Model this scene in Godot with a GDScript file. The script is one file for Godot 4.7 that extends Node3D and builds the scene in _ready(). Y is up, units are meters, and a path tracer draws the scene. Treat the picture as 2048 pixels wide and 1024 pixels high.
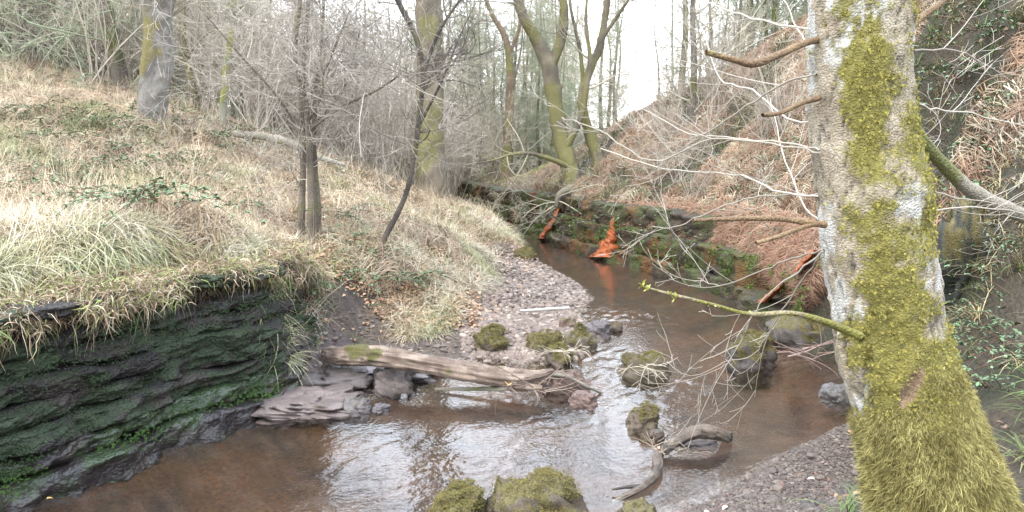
extends Node3D
# A wooded stream: camera, sky and sun first, then terrain, water, rock banks, trees, stones, small things.

const F := 1575.8          # focal length in photo pixels (2048 x 1024)
const CAM_H := 2.2         # eye above the water
const PITCH := 0.1344      # looking down, radians

var rng := RandomNumberGenerator.new()
var nz := FastNoiseLite.new()      # general fbm, feature size about 1 m
var nq := FastNoiseLite.new()      # second fbm
var nc := FastNoiseLite.new()      # cellular
var M := {}
var taken := {}
var mb := []               # bank control points
var mw := PackedFloat64Array()
var shore := []            # [x, z, width, kind]
var HG := PackedFloat32Array()
var DG := PackedFloat32Array()
var KG := PackedByteArray()
const GX0 := -12.0
const GZ0 := -30.0
const GS := 0.1
const GNX := 221
const GNZ := 316

# ---------------------------------------------------------------- helpers
func ray(u: float, v: float) -> Vector3:
	return Vector3((u - 1024.0) / F, -(v - 512.0) / F, -1.0).rotated(Vector3.RIGHT, -PITCH)

func at(u: float, v: float, depth: float) -> Vector3:
	var r := ray(u, v)
	return Vector3(0, CAM_H, 0) + r * (depth / -r.z)

func on(u: float, v: float, h := 0.0) -> Vector3:
	var r := ray(u, v)
	return Vector3(0, CAM_H, 0) + r * ((h - CAM_H) / r.y)

func on_ground(u: float, v: float) -> Vector3:
	var r := ray(u, v)
	var p := Vector3(0, CAM_H, 0) + r * 2.5
	for k in 700:
		p += r * 0.05
		if p.y < ground(p.x, p.z):
			break
	return Vector3(p.x, ground(p.x, p.z), p.z)

func to_px(p: Vector3) -> Vector2:
	var q := (p - Vector3(0, CAM_H, 0)).rotated(Vector3.RIGHT, PITCH)
	if q.z > -0.2:
		return Vector2(-9999, -9999)
	return Vector2(1024.0 + F * q.x / -q.z, 512.0 - F * q.y / -q.z)

func seen(p: Vector3, margin := 260.0) -> bool:
	var q := to_px(p)
	return q.x > -margin and q.x < 2048 + margin and q.y > -margin and q.y < 1024 + margin

func rr(a: float, b: float) -> float:
	return rng.randf_range(a, b)

func ss(a: float, b: float, x: float) -> float:
	return smoothstep(a, b, x)

func numbered(called: String) -> String:
	if not taken.has(called):
		taken[called] = 0
		return called
	taken[called] += 1
	return "%s_%03d" % [called, taken[called]]

func base(called: String, label: String, category: String, where := Vector3.ZERO, group := "") -> Node3D:
	var o := Node3D.new()
	o.name = numbered(called)
	add_child(o)
	o.position = where
	return tag(o, label, category, group)

func tag(o: Node3D, label: String, category: String, group := "", kind := "") -> Node3D:
	if label: o.set_meta("label", label)
	if category: o.set_meta("category", category)
	if group: o.set_meta("group", group)
	if kind: o.set_meta("kind", kind)
	return o

func obj(called: String, m: Mesh, mat: Material, parent: Node = null) -> MeshInstance3D:
	var o := MeshInstance3D.new()
	o.name = called if parent else numbered(called)
	o.mesh = m
	o.material_override = mat
	o.cast_shadow = GeometryInstance3D.SHADOW_CASTING_SETTING_ON
	(parent if parent else self).add_child(o, true)
	return o

func copy(src: Node3D, label := "") -> Node3D:
	var o: Node3D = src.duplicate()
	o.name = numbered(str(src.name).get_slice("_0", 0))
	add_child(o)
	if label: o.set_meta("label", label)
	return o

func scatter(called: String, m: Mesh, mat: Material, xf: Array, cols: Array, parent: Node = null) -> MultiMeshInstance3D:
	var mm := MultiMesh.new()
	mm.transform_format = MultiMesh.TRANSFORM_3D
	mm.use_colors = true
	mm.mesh = m
	mm.instance_count = xf.size()
	for k in xf.size():
		mm.set_instance_transform(k, xf[k])
		mm.set_instance_color(k, cols[k])
	var o := MultiMeshInstance3D.new()
	o.name = called if parent else numbered(called)
	o.multimesh = mm
	o.material_override = mat
	(parent if parent else self).add_child(o, true)
	o.set_meta("kind", "stuff")
	return o

class Geo:
	var v := PackedVector3Array()
	var n := PackedVector3Array()
	var c := PackedColorArray()
	var i := PackedInt32Array()

	func vert(p: Vector3, nn: Vector3, col: Color) -> int:
		v.append(p); n.append(nn); c.append(col)
		return v.size() - 1

	# clockwise seen from the side the normals point to
	func quad(a: int, b: int, cc: int, d: int) -> void:
		i.append(a); i.append(b); i.append(cc)
		i.append(a); i.append(cc); i.append(d)

	func grid(b: int, nu: int, nv: int, flip := false) -> void:
		for y in nv - 1:
			for x in nu - 1:
				var a := b + y * nu + x
				if flip: quad(a, a + nu, a + nu + 1, a + 1)
				else: quad(a, a + 1, a + nu + 1, a + nu)

	func smooth(from := 0, tri := 0) -> void:
		for k in range(from, n.size()): n[k] = Vector3.ZERO
		for t in range(tri, i.size(), 3):
			var a := i[t]; var b := i[t + 1]; var d := i[t + 2]
			var q := (v[d] - v[a]).cross(v[b] - v[a])
			n[a] += q; n[b] += q; n[d] += q
		for k in range(from, n.size()):
			n[k] = n[k].normalized() if n[k].length_squared() > 1e-20 else Vector3.UP

	# tube through pts; cols one colour for each point
	func tube(pts: PackedVector3Array, rad: PackedFloat32Array, sides: int, cols: PackedColorArray) -> void:
		var m := pts.size()
		var b := v.size()
		var t0 := (pts[1] - pts[0]).normalized()
		var up := Vector3.UP if absf(t0.y) < 0.9 else Vector3.RIGHT
		var x := t0.cross(up).normalized()
		for k in m:
			var t := (pts[mini(k + 1, m - 1)] - pts[maxi(k - 1, 0)]).normalized()
			x = (x - t * x.dot(t)).normalized()
			var y := t.cross(x)
			for s in sides:
				var a := TAU * s / sides
				var d := x * cos(a) + y * sin(a)
				v.append(pts[k] + d * rad[k]); n.append(d); c.append(cols[k])
		for k in m - 1:
			for s in sides:
				var s2 := (s + 1) % sides
				var p := b + k * sides
				quad(p + s, p + sides + s, p + sides + s2, p + s2)

	# flat ribbon; w = half widths, side = sideways direction
	func ribbon(pts: PackedVector3Array, w: PackedFloat32Array, side: Vector3, cols: PackedColorArray) -> void:
		var m := pts.size()
		var b := v.size()
		for k in m:
			var t := (pts[mini(k + 1, m - 1)] - pts[maxi(k - 1, 0)]).normalized()
			var nn := t.cross(side).normalized()
			if nn.y < 0: nn = -nn
			v.append(pts[k] - side * w[k]); v.append(pts[k] + side * w[k])
			n.append(nn); n.append(nn); c.append(cols[k]); c.append(cols[k])
		for k in m - 1:
			var p := b + k * 2
			var q := (v[p + 2] - v[p]).cross(v[p + 1] - v[p])
			if q.dot(n[p]) > 0: quad(p, p + 1, p + 3, p + 2)
			else: quad(p, p + 2, p + 3, p + 1)

	func mesh() -> ArrayMesh:
		var a := []
		a.resize(Mesh.ARRAY_MAX)
		a[Mesh.ARRAY_VERTEX] = v
		a[Mesh.ARRAY_NORMAL] = n
		a[Mesh.ARRAY_COLOR] = c
		a[Mesh.ARRAY_INDEX] = i
		var m := ArrayMesh.new()
		if v.size(): m.add_surface_from_arrays(Mesh.PRIMITIVE_TRIANGLES, a)
		return m

# Catmull-Rom through [Vector3, radius] pairs
func spline(ps: Array, step: int) -> Array:
	var out := []
	var m := ps.size()
	for k in m - 1:
		var a = ps[maxi(k - 1, 0)]; var b = ps[k]; var c = ps[k + 1]; var d = ps[mini(k + 2, m - 1)]
		for s in step:
			var t := float(s) / step
			out.append([b[0].cubic_interpolate(c[0], a[0], d[0], t), lerpf(b[1], c[1], t)])
	out.append(ps[m - 1])
	return out

func bark(p: Vector3, pal: Dictionary) -> Color:
	var t := nz.get_noise_3dv(p * pal.f) * 1.6 + 0.5
	var c: Color = pal.a.lerp(pal.b, clampf(t, 0, 1))
	var m := nq.get_noise_3dv(p * pal.mf)
	return c.lerp(pal.m, ss(pal.mt, pal.mt + 0.12, m))

# a limb with knotty skin: pts are [Vector3, radius]
func limb(g: Geo, ps: Array, sides: int, pal: Dictionary, step := 5, rough := 0.08, grain := 0.0) -> Array:
	var sp := spline(ps, step)
	var pts := PackedVector3Array(); var rad := PackedFloat32Array(); var cols := PackedColorArray()
	for e in sp:
		pts.append(e[0]); rad.append(e[1]); cols.append(Color.WHITE)
	var b := g.v.size()
	g.tube(pts, rad, sides, cols)
	var tri0 := g.i.size() - (sp.size() - 1) * sides * 6
	for k in range(b, g.v.size()):
		var r := rad[(k - b) / sides]
		var p := g.v[k]
		g.v[k] = p + g.n[k] * r * rough * (nz.get_noise_3dv(p * 5.0 + Vector3(0, p.y * -3.0, 0)) * 2.2 + nq.get_noise_3dv(p * 16.0))
		g.c[k] = bark(p, pal)
		if grain > 0.0:
			var a := TAU * ((k - b) % sides) / sides
			var w := nq.get_noise_3d(cos(a) * 2.4, sin(a) * 2.4, float((k - b) / sides) / step * 0.35)
			g.v[k] += g.n[k] * r * grain * (w - 0.5 * ss(0.1, 0.0, absf(w)))
			g.c[k] = g.c[k].lerp(pal.b * 0.6, ss(0.1, 0.0, absf(w)) * 0.8)
			g.c[k].a = 1.0
	if sides > 4: g.smooth(b, tri0)
	return sp

# random bare branch with side twigs
func grow(g: Geo, p: Vector3, dir: Vector3, length: float, r: float, level: int, o: Dictionary) -> void:
	var segs: int = [4, 5, 6, 6][mini(level, 3)]
	var pts := PackedVector3Array([p]); var rad := PackedFloat32Array([r]); var cols := PackedColorArray()
	var d := dir.normalized()
	var col: Color = o.col.lerp(o.col2, rng.randf())
	cols.append(col)
	var r_end := r * (0.45 if level > 0 else 0.3)
	var curl: Vector3 = Vector3(rr(-1, 1), rr(-1, 1), rr(-1, 1)) * o.wob * 1.1
	for k in segs:
		d = (d + Vector3(rr(-1, 1), rr(-1, 1), rr(-1, 1)) * o.wob * 0.7 + curl + Vector3.UP * o.up).normalized()
		p += d * length / segs
		pts.append(p)
		rad.append(maxf(lerpf(r, r_end, float(k + 1) / segs), o.rmin))
		cols.append(col)
	g.tube(pts, rad, 3 if r < 0.012 else (4 if r < 0.03 else 6), cols)
	if level <= 0: return
	var kids: int = o.kids[level]
	for k in kids:
		var t := (k + rr(0.2, 0.9)) / kids
		t = lerpf(o.first, 1.0, t)
		var x := t * segs
		var j := mini(int(x), segs - 1)
		var q := pts[j].lerp(pts[j + 1], x - j)
		var along := (pts[j + 1] - pts[j]).normalized()
		var side := along.cross(Vector3(rr(-1, 1), rr(-1, 1), rr(-1, 1))).normalized()
		var nd: Vector3 = (along * rr(0.4, 0.9) + side * o.spread).normalized()
		grow(g, q, nd, length * rr(0.35, 0.62) * lerpf(1.1, 0.7, t), lerpf(rad[j], rad[j + 1], x - j) * 0.62, level - 1, o)

func noise_tex(freq: float, oct: int, lo: Color, hi: Color, normal := false, kind := FastNoiseLite.TYPE_SIMPLEX_SMOOTH, bump := 4.0, size := 512, sd := 3) -> NoiseTexture2D:
	var t := NoiseTexture2D.new()
	var f := FastNoiseLite.new()
	f.noise_type = kind
	f.seed = sd
	f.frequency = freq
	f.fractal_type = FastNoiseLite.FRACTAL_FBM
	f.fractal_octaves = oct
	t.noise = f
	t.width = size; t.height = size
	t.seamless = true
	t.as_normal_map = normal
	t.bump_strength = bump
	if not normal:
		var gr := Gradient.new()
		gr.set_color(0, lo); gr.set_color(1, hi)
		t.color_ramp = gr
	return t

func mat(rough: float, tex: Texture2D = null, scale := 1.0, bump: Texture2D = null, bump_cm := 1.0) -> StandardMaterial3D:
	var m := StandardMaterial3D.new()
	m.vertex_color_use_as_albedo = true
	m.roughness = rough
	m.cull_mode = BaseMaterial3D.CULL_DISABLED
	if tex:
		m.albedo_texture = tex
		m.uv1_triplanar = true
		m.uv1_world_triplanar = true
		m.uv1_scale = Vector3.ONE * scale
	if bump:
		m.heightmap_enabled = true
		m.heightmap_texture = bump
		m.heightmap_scale = bump_cm
	return m

func make_materials() -> void:
	var grain := noise_tex(0.03, 5, Color(0.62, 0.62, 0.62), Color(1, 1, 1))
	var speck := noise_tex(0.09, 4, Color(0.55, 0.55, 0.55), Color(1, 1, 1), false, FastNoiseLite.TYPE_VALUE_CUBIC)
	var height := noise_tex(0.05, 5, Color.BLACK, Color.WHITE, false, FastNoiseLite.TYPE_SIMPLEX_SMOOTH, 4.0, 512, 9)
	M.ground = mat(0.95, speck, 0.9, height, 3.0)
	M.rock = mat(0.7, grain, 1.3, height, 4.5)
	M.wet_rock = mat(0.42, grain, 1.1, height, 1.5)
	M.stone = mat(0.75, speck, 3.0, height, 0.8)
	M.wet_stone = mat(0.5, speck, 3.0, height, 0.8)
	M.bark = mat(0.9, speck, 2.2, height, 1.5)
	M.near_bark = mat(0.92, speck, 5.0, height, 0.7)
	M.twig = mat(0.85)
	M.wood = mat(0.8, speck, 4.0, height, 0.8)
	M.wet_wood = mat(0.35, speck, 4.0, height, 0.8)
	M.grass = mat(0.75)
	M.grass.backlight_enabled = true
	M.grass.backlight = Color(0.35, 0.35, 0.35)
	M.leaf = mat(0.45)
	M.leaf.backlight_enabled = true
	M.leaf.backlight = Color(0.3, 0.3, 0.3)
	M.moss = mat(0.95)
	M.ochre = mat(0.55, speck, 4.0, height, 1.5)
	var w := StandardMaterial3D.new()
	w.transparency = BaseMaterial3D.TRANSPARENCY_ALPHA
	w.albedo_color = Color(0.3, 0.19, 0.1, 0.02)
	w.roughness = 0.03
	w.metallic_specular = 0.5
	w.normal_enabled = true
	w.normal_texture = noise_tex(0.02, 3, Color.BLACK, Color.WHITE, true, FastNoiseLite.TYPE_SIMPLEX_SMOOTH, 6.0, 1024, 21)
	w.normal_scale = 0.17
	w.uv1_triplanar = true
	w.uv1_world_triplanar = true
	w.uv1_scale = Vector3(0.8, 0.8, 0.8)
	M.water = w

# ---------------------------------------------------------------- terrain
func setup_terrain() -> void:
	# closed outline of the water: photo pixel at the waterline, metres to full bank height, kind of shore
	# kinds: 0 dark rock bank, 1 wet rock shelf, 2 gravel, 3 seeping bank, 4 near bank
	for e in [[-60, 1046, 0.25, 0], [0, 1020, 0.25, 0], [150, 962, 0.25, 0], [300, 903, 0.25, 0], [420, 855, 0.3, 0], [520, 832, 0.35, 0], [640, 815, 0.45, 0], [700, 790, 0.5, 1], [760, 764, 0.5, 1], [865, 742, 0.5, 1],
		[885, 722, 0.5, 2], [960, 712, 0.5, 2], [1060, 722, 0.5, 2], [1125, 716, 0.5, 2], [1180, 690, 0.5, 2], [1205, 664, 0.5, 2], [1165, 640, 0.5, 2], [1155, 622, 0.5, 2], [1186, 594, 0.6, 2], [1150, 562, 0.6, 2], [1105, 540, 0.6, 2], [1050, 512, 0.6, 2], [1010, 494, 0.6, 2], [962, 476, 0.8, 2], [935, 456, 0.8, 2], [908, 434, 0.8, 2], [880, 420, 0.8, 2], [840, 410, 0.8, 2],
		[870, 404, 0.6, 3], [925, 430, 0.5, 3], [985, 461, 0.4, 3], [1040, 471, 0.4, 3], [1090, 481, 0.4, 3], [1180, 515, 0.4, 3], [1250, 529, 0.4, 3], [1320, 551, 0.4, 3], [1400, 574, 0.5, 3], [1470, 604, 0.7, 3], [1520, 640, 0.7, 3], [1570, 688, 0.7, 3], [1680, 722, 0.7, 4], [1760, 760, 0.7, 4], [1800, 820, 0.7, 4], [1745, 868, 0.5, 2], [1690, 884, 0.5, 2], [1630, 870, 0.5, 2], [1560, 900, 0.5, 2], [1480, 945, 0.5, 2], [1400, 982, 0.5, 2], [1330, 1008, 0.5, 2], [1270, 1040, 0.5, 2]]:
		var p := on(e[0], e[1])
		shore.append([p.x, p.z, e[2], e[3]])
	shore.append([0.4, -3.7, 0.6, 4])
	shore.append([-1.2, -3.1, 0.6, 4])
	shore.append([-3.1, -2.6, 0.4, 4])
	# bank surface through known points: [u, v, depth]
	for e in [[-100, 612, 4.7], [150, 592, 5.4], [350, 562, 6.1], [500, 548, 6.9], [585, 610, 7.5], [640, 660, 8.0], [620, 600, 8.3], [700, 560, 9.0], [610, 490, 10.0], [755, 505, 9.8], [880, 470, 12.0], [940, 490, 13.2], [720, 605, 9.1], [850, 585, 9.6], [925, 605, 9.9],
		[0, 470, 7.5], [200, 440, 8.5], [400, 430, 9.5], [0, 330, 11.0], [200, 330, 12.0], [450, 340, 13.0], [0, 190, 14.0], [140, 150, 18.0], [300, 238, 14.0], [450, 245, 16.0], [600, 335, 15.0], [750, 355, 16.5], [865, 395, 17.5], [950, 372, 26.0], [700, 325, 25.0], [300, 180, 23.0], [0, 100, 23.0],
		[1000, 420, 20.5], [1130, 398, 18.0], [1230, 405, 16.4], [1330, 445, 14.6], [1420, 492, 13.0], [1480, 560, 11.2], [1600, 640, 8.8], [1240, 250, 21.0], [1330, 215, 20.0], [1420, 170, 19.0], [1500, 120, 18.0], [1600, 60, 17.0], [1720, 0, 16.0], [1330, 330, 17.0], [1450, 300, 15.5], [1550, 250, 14.5], [1560, 400, 12.0], [1590, 330, 13.0], [1150, 340, 20.0],
		[1850, 60, 8.6], [1900, 150, 7.8], [2010, 50, 7.2], [2048, 300, 5.4], [1900, 420, 6.6], [1950, 480, 5.6], [2040, 700, 4.0], [1930, 640, 5.0], [1920, 800, 4.2], [2040, 900, 3.2]]:
		var p := at(e[0], e[1], e[2])
		mb.append([p.x, p.z, p.y])
	# low shelves and bars: [u, v, height]
	for e in [[1060, 600, 0.12], [1000, 560, 0.14], [1080, 665, 0.07], [960, 655, 0.15], [1100, 565, 0.1], [985, 520, 0.22], [560, 790, 0.09], [700, 745, 0.09], [800, 715, 0.09], [760, 675, 0.14], [880, 668, 0.12], [640, 720, 0.15], [600, 760, 0.1], [650, 690, 0.2], [1600, 930, 0.06], [1500, 985, 0.05], [1700, 960, 0.05], [1650, 1010, 0.05], [1680, 690, 0.25]]:
		var p := on(e[0], e[1], e[2])
		mb.append([p.x, p.z, p.y])
	for e in [[1.35, -2.3, 0.85], [0, 0, 0.6], [1.6, -0.8, 1.1], [-1, -1.5, 0.3], [3.5, -1.5, 2.4], [-20, -32, 5.0], [-4, -45, 1.6], [10, -22, 5.6], [13, -9, 6.5], [-14, -8, 3.2], [-9, -3, 1.8], [20, -45, 5.0], [-40, -60, 8.0], [30, -60, 6.0], [0, -90, 4.0], [60, 0, 9.0], [-60, 0, 6.0], [0, 60, 3.0], [5, -30, 2.6], [1.4, -3.4, 0.35], [7, -6, 5.0]]:
		mb.append([e[0], e[1], e[2]])
	var n := mb.size()
	var A := []
	for r in n:
		var row := PackedFloat64Array()
		row.resize(n + 2)
		for k in n:
			row[k] = kern(mb[r][0] - mb[k][0], mb[r][1] - mb[k][1])
		row[r] += 0.02
		row[n] = 1.0
		row[n + 1] = mb[r][2]
		A.append(row)
	var last := PackedFloat64Array()
	last.resize(n + 2)
	for k in n: last[k] = 1.0
	A.append(last)
	for col in n + 1:
		var piv := col
		for r in range(col, n + 1):
			if absf(A[r][col]) > absf(A[piv][col]): piv = r
		var tmp = A[col]; A[col] = A[piv]; A[piv] = tmp
		var pr: PackedFloat64Array = A[col]
		for r in n + 1:
			if r == col: continue
			var rw: PackedFloat64Array = A[r]
			var q := rw[col] / pr[col]
			if q == 0.0: continue
			for k in range(col, n + 2): rw[k] -= q * pr[k]
			A[r] = rw
	mw.resize(n + 1)
	for k in n + 1: mw[k] = A[k][n + 1] / A[k][k]
	HG.resize(GNX * GNZ)
	DG.resize(GNX * GNZ)
	KG.resize(GNX * GNZ)
	for z in GNZ:
		for x in GNX:
			var s := to_shore(GX0 + x * GS, GZ0 + z * GS)
			DG[z * GNX + x] = s[0]
			KG[z * GNX + x] = s[2]
			HG[z * GNX + x] = raw_ground(GX0 + x * GS, GZ0 + z * GS)

func kern(x: float, z: float) -> float:
	return -sqrt(x * x + z * z + 0.16)

func bank(x: float, z: float) -> float:
	var n := mb.size()
	var s := mw[n]
	for k in n:
		var e = mb[k]
		var dx: float = x - e[0]
		var dz: float = z - e[1]
		s -= mw[k] * sqrt(dx * dx + dz * dz + 0.16)
	return s

# [signed distance to the waterline (outside positive), bank width, kind]
func to_shore(x: float, z: float) -> Array:
	var best := 1e9
	var w := 0.5
	var kind := 0
	var inside := false
	var n := shore.size()
	var j := n - 1
	for k in n:
		var a = shore[j]; var b = shore[k]
		var ax: float = a[0]; var az: float = a[1]; var bx: float = b[0]; var bz: float = b[1]
		if (bz > z) != (az > z) and x < (ax - bx) * (z - bz) / (az - bz) + bx: inside = not inside
		var ex := bx - ax; var ez := bz - az
		var t := clampf(((x - ax) * ex + (z - az) * ez) / (ex * ex + ez * ez + 1e-9), 0, 1)
		var dx := x - ax - t * ex; var dz := z - az - t * ez
		var d := dx * dx + dz * dz
		if d < best:
			best = d
			w = lerpf(a[2], b[2], t)
			kind = a[3] if t < 0.5 else b[3]
		j = k
	return [(-1.0 if inside else 1.0) * sqrt(best), w, kind]

func raw_ground(x: float, z: float) -> float:
	var s := to_shore(x + 0.05 * nz.get_noise_2d(x * 3, z * 3), z + 0.08 * nz.get_noise_2d(x * 3 + 40, z * 3))
	var d: float = s[0]
	if d < 0:
		return maxf(-0.04 + d * 0.35, -0.28) + 0.035 * nz.get_noise_2d(x * 2.2, z * 2.2) * clampf(-d * 5, 0, 1)
	var h := maxf(bank(x, z), 0.03)
	if s[2] == 0 or s[2] == 3: d -= 0.3      # the rock beds stand in front of the earth
	var t := clampf(d / s[1], 0, 1)
	t = t * (2.0 - t)
	return lerpf(-0.03, h, t) + (0.05 * nz.get_noise_2d(x * 1.7, z * 1.7) + 0.03 * nq.get_noise_2d(x * 5, z * 5)) * clampf(h * 1.2, 0.1, 1.0) * t

func ground(x: float, z: float) -> float:
	var fx := (x - GX0) / GS
	var fz := (z - GZ0) / GS
	if fx < 0 or fz < 0 or fx >= GNX - 1 or fz >= GNZ - 1:
		return raw_ground(x, z)
	var i := int(fx); var j := int(fz)
	fx -= i; fz -= j
	var b := j * GNX + i
	return lerpf(lerpf(HG[b], HG[b + 1], fx), lerpf(HG[b + GNX], HG[b + GNX + 1], fx), fz)

# the same as to_shore, read from the grid: [signed distance, 0, kind]
func near_shore(x: float, z: float) -> Array:
	var fx := (x - GX0) / GS
	var fz := (z - GZ0) / GS
	if fx < 0 or fz < 0 or fx >= GNX - 1 or fz >= GNZ - 1:
		return to_shore(x, z)
	var i := int(fx); var j := int(fz)
	fx -= i; fz -= j
	var b := j * GNX + i
	return [lerpf(lerpf(DG[b], DG[b + 1], fx), lerpf(DG[b + GNX], DG[b + GNX + 1], fx), fz), 0.0, KG[b]]

func slope_normal(x: float, z: float) -> Vector3:
	var e := 0.12
	return Vector3(ground(x - e, z) - ground(x + e, z), 2 * e, ground(x, z - e) - ground(x, z + e)).normalized()

func build_ground() -> void:
	var xs := PackedFloat32Array(); var zs := PackedFloat32Array()
	for side in [-1, 1]:
		pass
	var outer := [75.0, 58.0, 46.0, 37.0, 30.0, 25.0, 21.0, 18.0, 16.0, 14.5, 13.2]
	for o in outer: xs.append(-o)
	for k in GNX: xs.append(GX0 + k * GS)
	for k in range(outer.size() - 1, -1, -1):
		if outer[k] > GX0 + GNX * GS: xs.append(outer[k])
	for o in [110.0, 85.0, 70.0, 60.0, 50.0, 43.0, 38.0, 35.0, 33.0, 31.4]: zs.append(-o)
	for k in GNZ: zs.append(GZ0 + k * GS)
	for o in [2.5, 4.0, 7.0, 12.0, 20.0, 40.0]: zs.append(o)
	var g := Geo.new()
	for z in zs:
		for x in xs:
			var h := ground(x, z)
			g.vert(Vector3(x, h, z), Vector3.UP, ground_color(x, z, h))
	g.grid(0, xs.size(), zs.size())
	g.smooth()
	var o := obj("ground", g.mesh(), M.ground)
	tag(o, "sloping stream banks and brown sandy stream bed", "ground", "", "structure")

func ground_color(x: float, z: float, h: float) -> Color:
	var s := near_shore(x, z)
	var d: float = s[0]
	var k := nz.get_noise_2d(x * 1.3 + 9, z * 1.3) * 0.9 + 0.5
	var f := nq.get_noise_2d(x * 6, z * 6) + 0.5
	if d < 0.0:
		var bed := Color(0.115, 0.048, 0.013).lerp(Color(0.036, 0.019, 0.008), clampf(k, 0, 1))
		return bed.lerp(Color(0.12, 0.07, 0.04), ss(0.55, 0.8, f) * 0.6)
	var soil := Color(0.2, 0.15, 0.09).lerp(Color(0.12, 0.085, 0.05), clampf(f, 0, 1))
	var kind: int = s[2]
	if kind == 2 and d < 2.2 and h < 0.4:
		return Color(0.19, 0.145, 0.11).lerp(Color(0.1, 0.075, 0.06), clampf(f, 0, 1))
	if kind == 1 and h < 0.35:
		return Color(0.2, 0.15, 0.135).lerp(Color(0.07, 0.06, 0.058), clampf(k * 0.8 + f * 0.5 - 0.2, 0, 1))
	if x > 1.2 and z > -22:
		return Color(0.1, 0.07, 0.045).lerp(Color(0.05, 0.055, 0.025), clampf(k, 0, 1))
	if kind == 0 and d < 1.0 and h < 1.0: return Color(0.055, 0.045, 0.038).lerp(Color(0.1, 0.075, 0.055), clampf(f, 0, 1))
	# muddy runnel between the rock bank and the grassy bank
	var g := Vector2(x + 2.0, (z + 8.3) * 0.7).length()
	if g < 1.15 + 0.6 * (f - 0.5): return Color(0.06, 0.05, 0.045).lerp(Color(0.12, 0.09, 0.075), clampf(f, 0, 1))
	return soil

func build_water() -> void:
	var g := Geo.new()
	var zs := PackedFloat32Array()
	var z := -2.4
	while z > -36.0:
		zs.append(z)
		z -= 0.03 + 0.0045 * absf(z)
	var nx := 240
	var riffles := [[on(1270, 632), 1.5, 0.55, 0.016], [on(1330, 770), 0.7, 0.5, 0.014], [on(1220, 720), 0.4, 0.7, 0.011], [on(1000, 470), 1.0, 1.6, 0.014], [on(940, 452), 0.8, 2.2, 0.016], [on(1180, 830), 0.7, 0.4, 0.007], [on(820, 920), 1.4, 0.7, 0.005]]
	for zz in zs:
		for k in nx:
			var x := lerpf(-4.6, 5.2, float(k) / (nx - 1))
			var amp := 0.0015
			for r in riffles:
				var q := Vector2((x - r[0].x) / r[1], (zz - r[0].z) / r[2]).length_squared()
				amp += r[3] * exp(-q * 1.4)
			var y := amp * (nz.get_noise_2d(x * 6.0 + zz * 2.0, zz * 9.0) + 0.7 * nq.get_noise_2d(x * 13.0, zz * 17.0))
			g.vert(Vector3(x, y, zz), Vector3.UP, Color.WHITE)
	g.grid(0, nx, zs.size(), true)
	g.smooth()
	tag(obj("stream_water", g.mesh(), M.water), "shallow peaty brown stream mirroring the pale sky", "stream", "", "structure")

# ---------------------------------------------------------------- rock banks
# one bed of rock following the waterline; path = points on the ground, y0..y1 heights, out = how far it stands out
func rock_bed(path: PackedVector3Array, y0: float, y1: float, out: float, sd: float, colf: Callable, inward: float, fall := 0) -> ArrayMesh:
	var g := Geo.new()
	var prof := [[-0.28, 0.0], [-0.05, 0.02], [0.0, 0.06], [0.015, 0.18], [0.025, 0.3], [0.03, 0.42], [0.03, 0.54], [0.035, 0.66], [0.035, 0.78], [0.03, 0.88], [0.02, 0.95], [-0.02, 1.0], [-0.1, 1.01], [-0.35, 1.02]]
	var np := prof.size()
	var m := path.size()
	for pi in np:
		for k in m:
			var t := (path[mini(k + 1, m - 1)] - path[maxi(k - 1, 0)]).normalized()
			var nrm := Vector3(-t.z, 0, t.x) * inward      # towards the water
			var p := path[k]
			var wav := 0.10 * nz.get_noise_2d(p.x * 1.1 + sd * 13.0, p.z * 1.1) + 0.05 * nq.get_noise_2d(p.x * 3.0 + sd * 7, p.z * 3.0)
			var edge := 0.03 * nq.get_noise_2d(p.x * 1.5 + sd * 3, p.z * 1.5 + 5)
			var tuck := 0.6 * (1.0 - ss(0, 0.5, p.distance_to(path[0]))) + 0.6 * (1.0 - ss(0, 0.5, p.distance_to(path[m - 1])))
			var q: Vector3 = p + nrm * (out + wav + prof[pi][0] - tuck)
			q.y = lerpf(y0 + edge, y1 + 0.05 * nq.get_noise_2d(p.x * 1.5 + (sd + 1) * 3, p.z * 1.5 + 5), prof[pi][1])
			if fall > 0 and q.y > 0.0: q.y *= lerpf(1.0, 0.5, ss(0.68, 1.0, float(k) / fall))
			var crag := nc.get_noise_3dv(q * Vector3(3.0, 6.0, 3.0) + Vector3(sd, 0.3 * nz.get_noise_3dv(q * 4), 0)) * 0.045 + nq.get_noise_3dv(q * Vector3(6, 14, 6)) * 0.04 + nz.get_noise_3dv(q * 22.0) * 0.018
			crag += snappedf(nz.get_noise_2d(q.y * 16.0 + sd * 5.0 + nq.get_noise_2d(p.x * 2.0, p.z * 2.0), (p.x + p.z) * 0.6), 0.2) * 0.045
			if pi > 0 and pi < np - 1: q += nrm * crag
			g.vert(q, Vector3.UP, colf.call(q, sd))
	g.grid(0, m, np, inward > 0)
	g.smooth()
	return g.mesh()

func resample(pts: Array, step: float) -> PackedVector3Array:
	var out := PackedVector3Array()
	for k in pts.size() - 1:
		var a: Vector3 = pts[k]; var b: Vector3 = pts[k + 1]
		var n := maxi(int(a.distance_to(b) / step), 1)
		for s in n: out.append(a.lerp(b, float(s) / n))
	out.append(pts[-1])
	for it in 3:
		for k in range(1, out.size() - 1): out[k] = (out[k - 1] + out[k] * 2 + out[k + 1]) / 4
	return out

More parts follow.
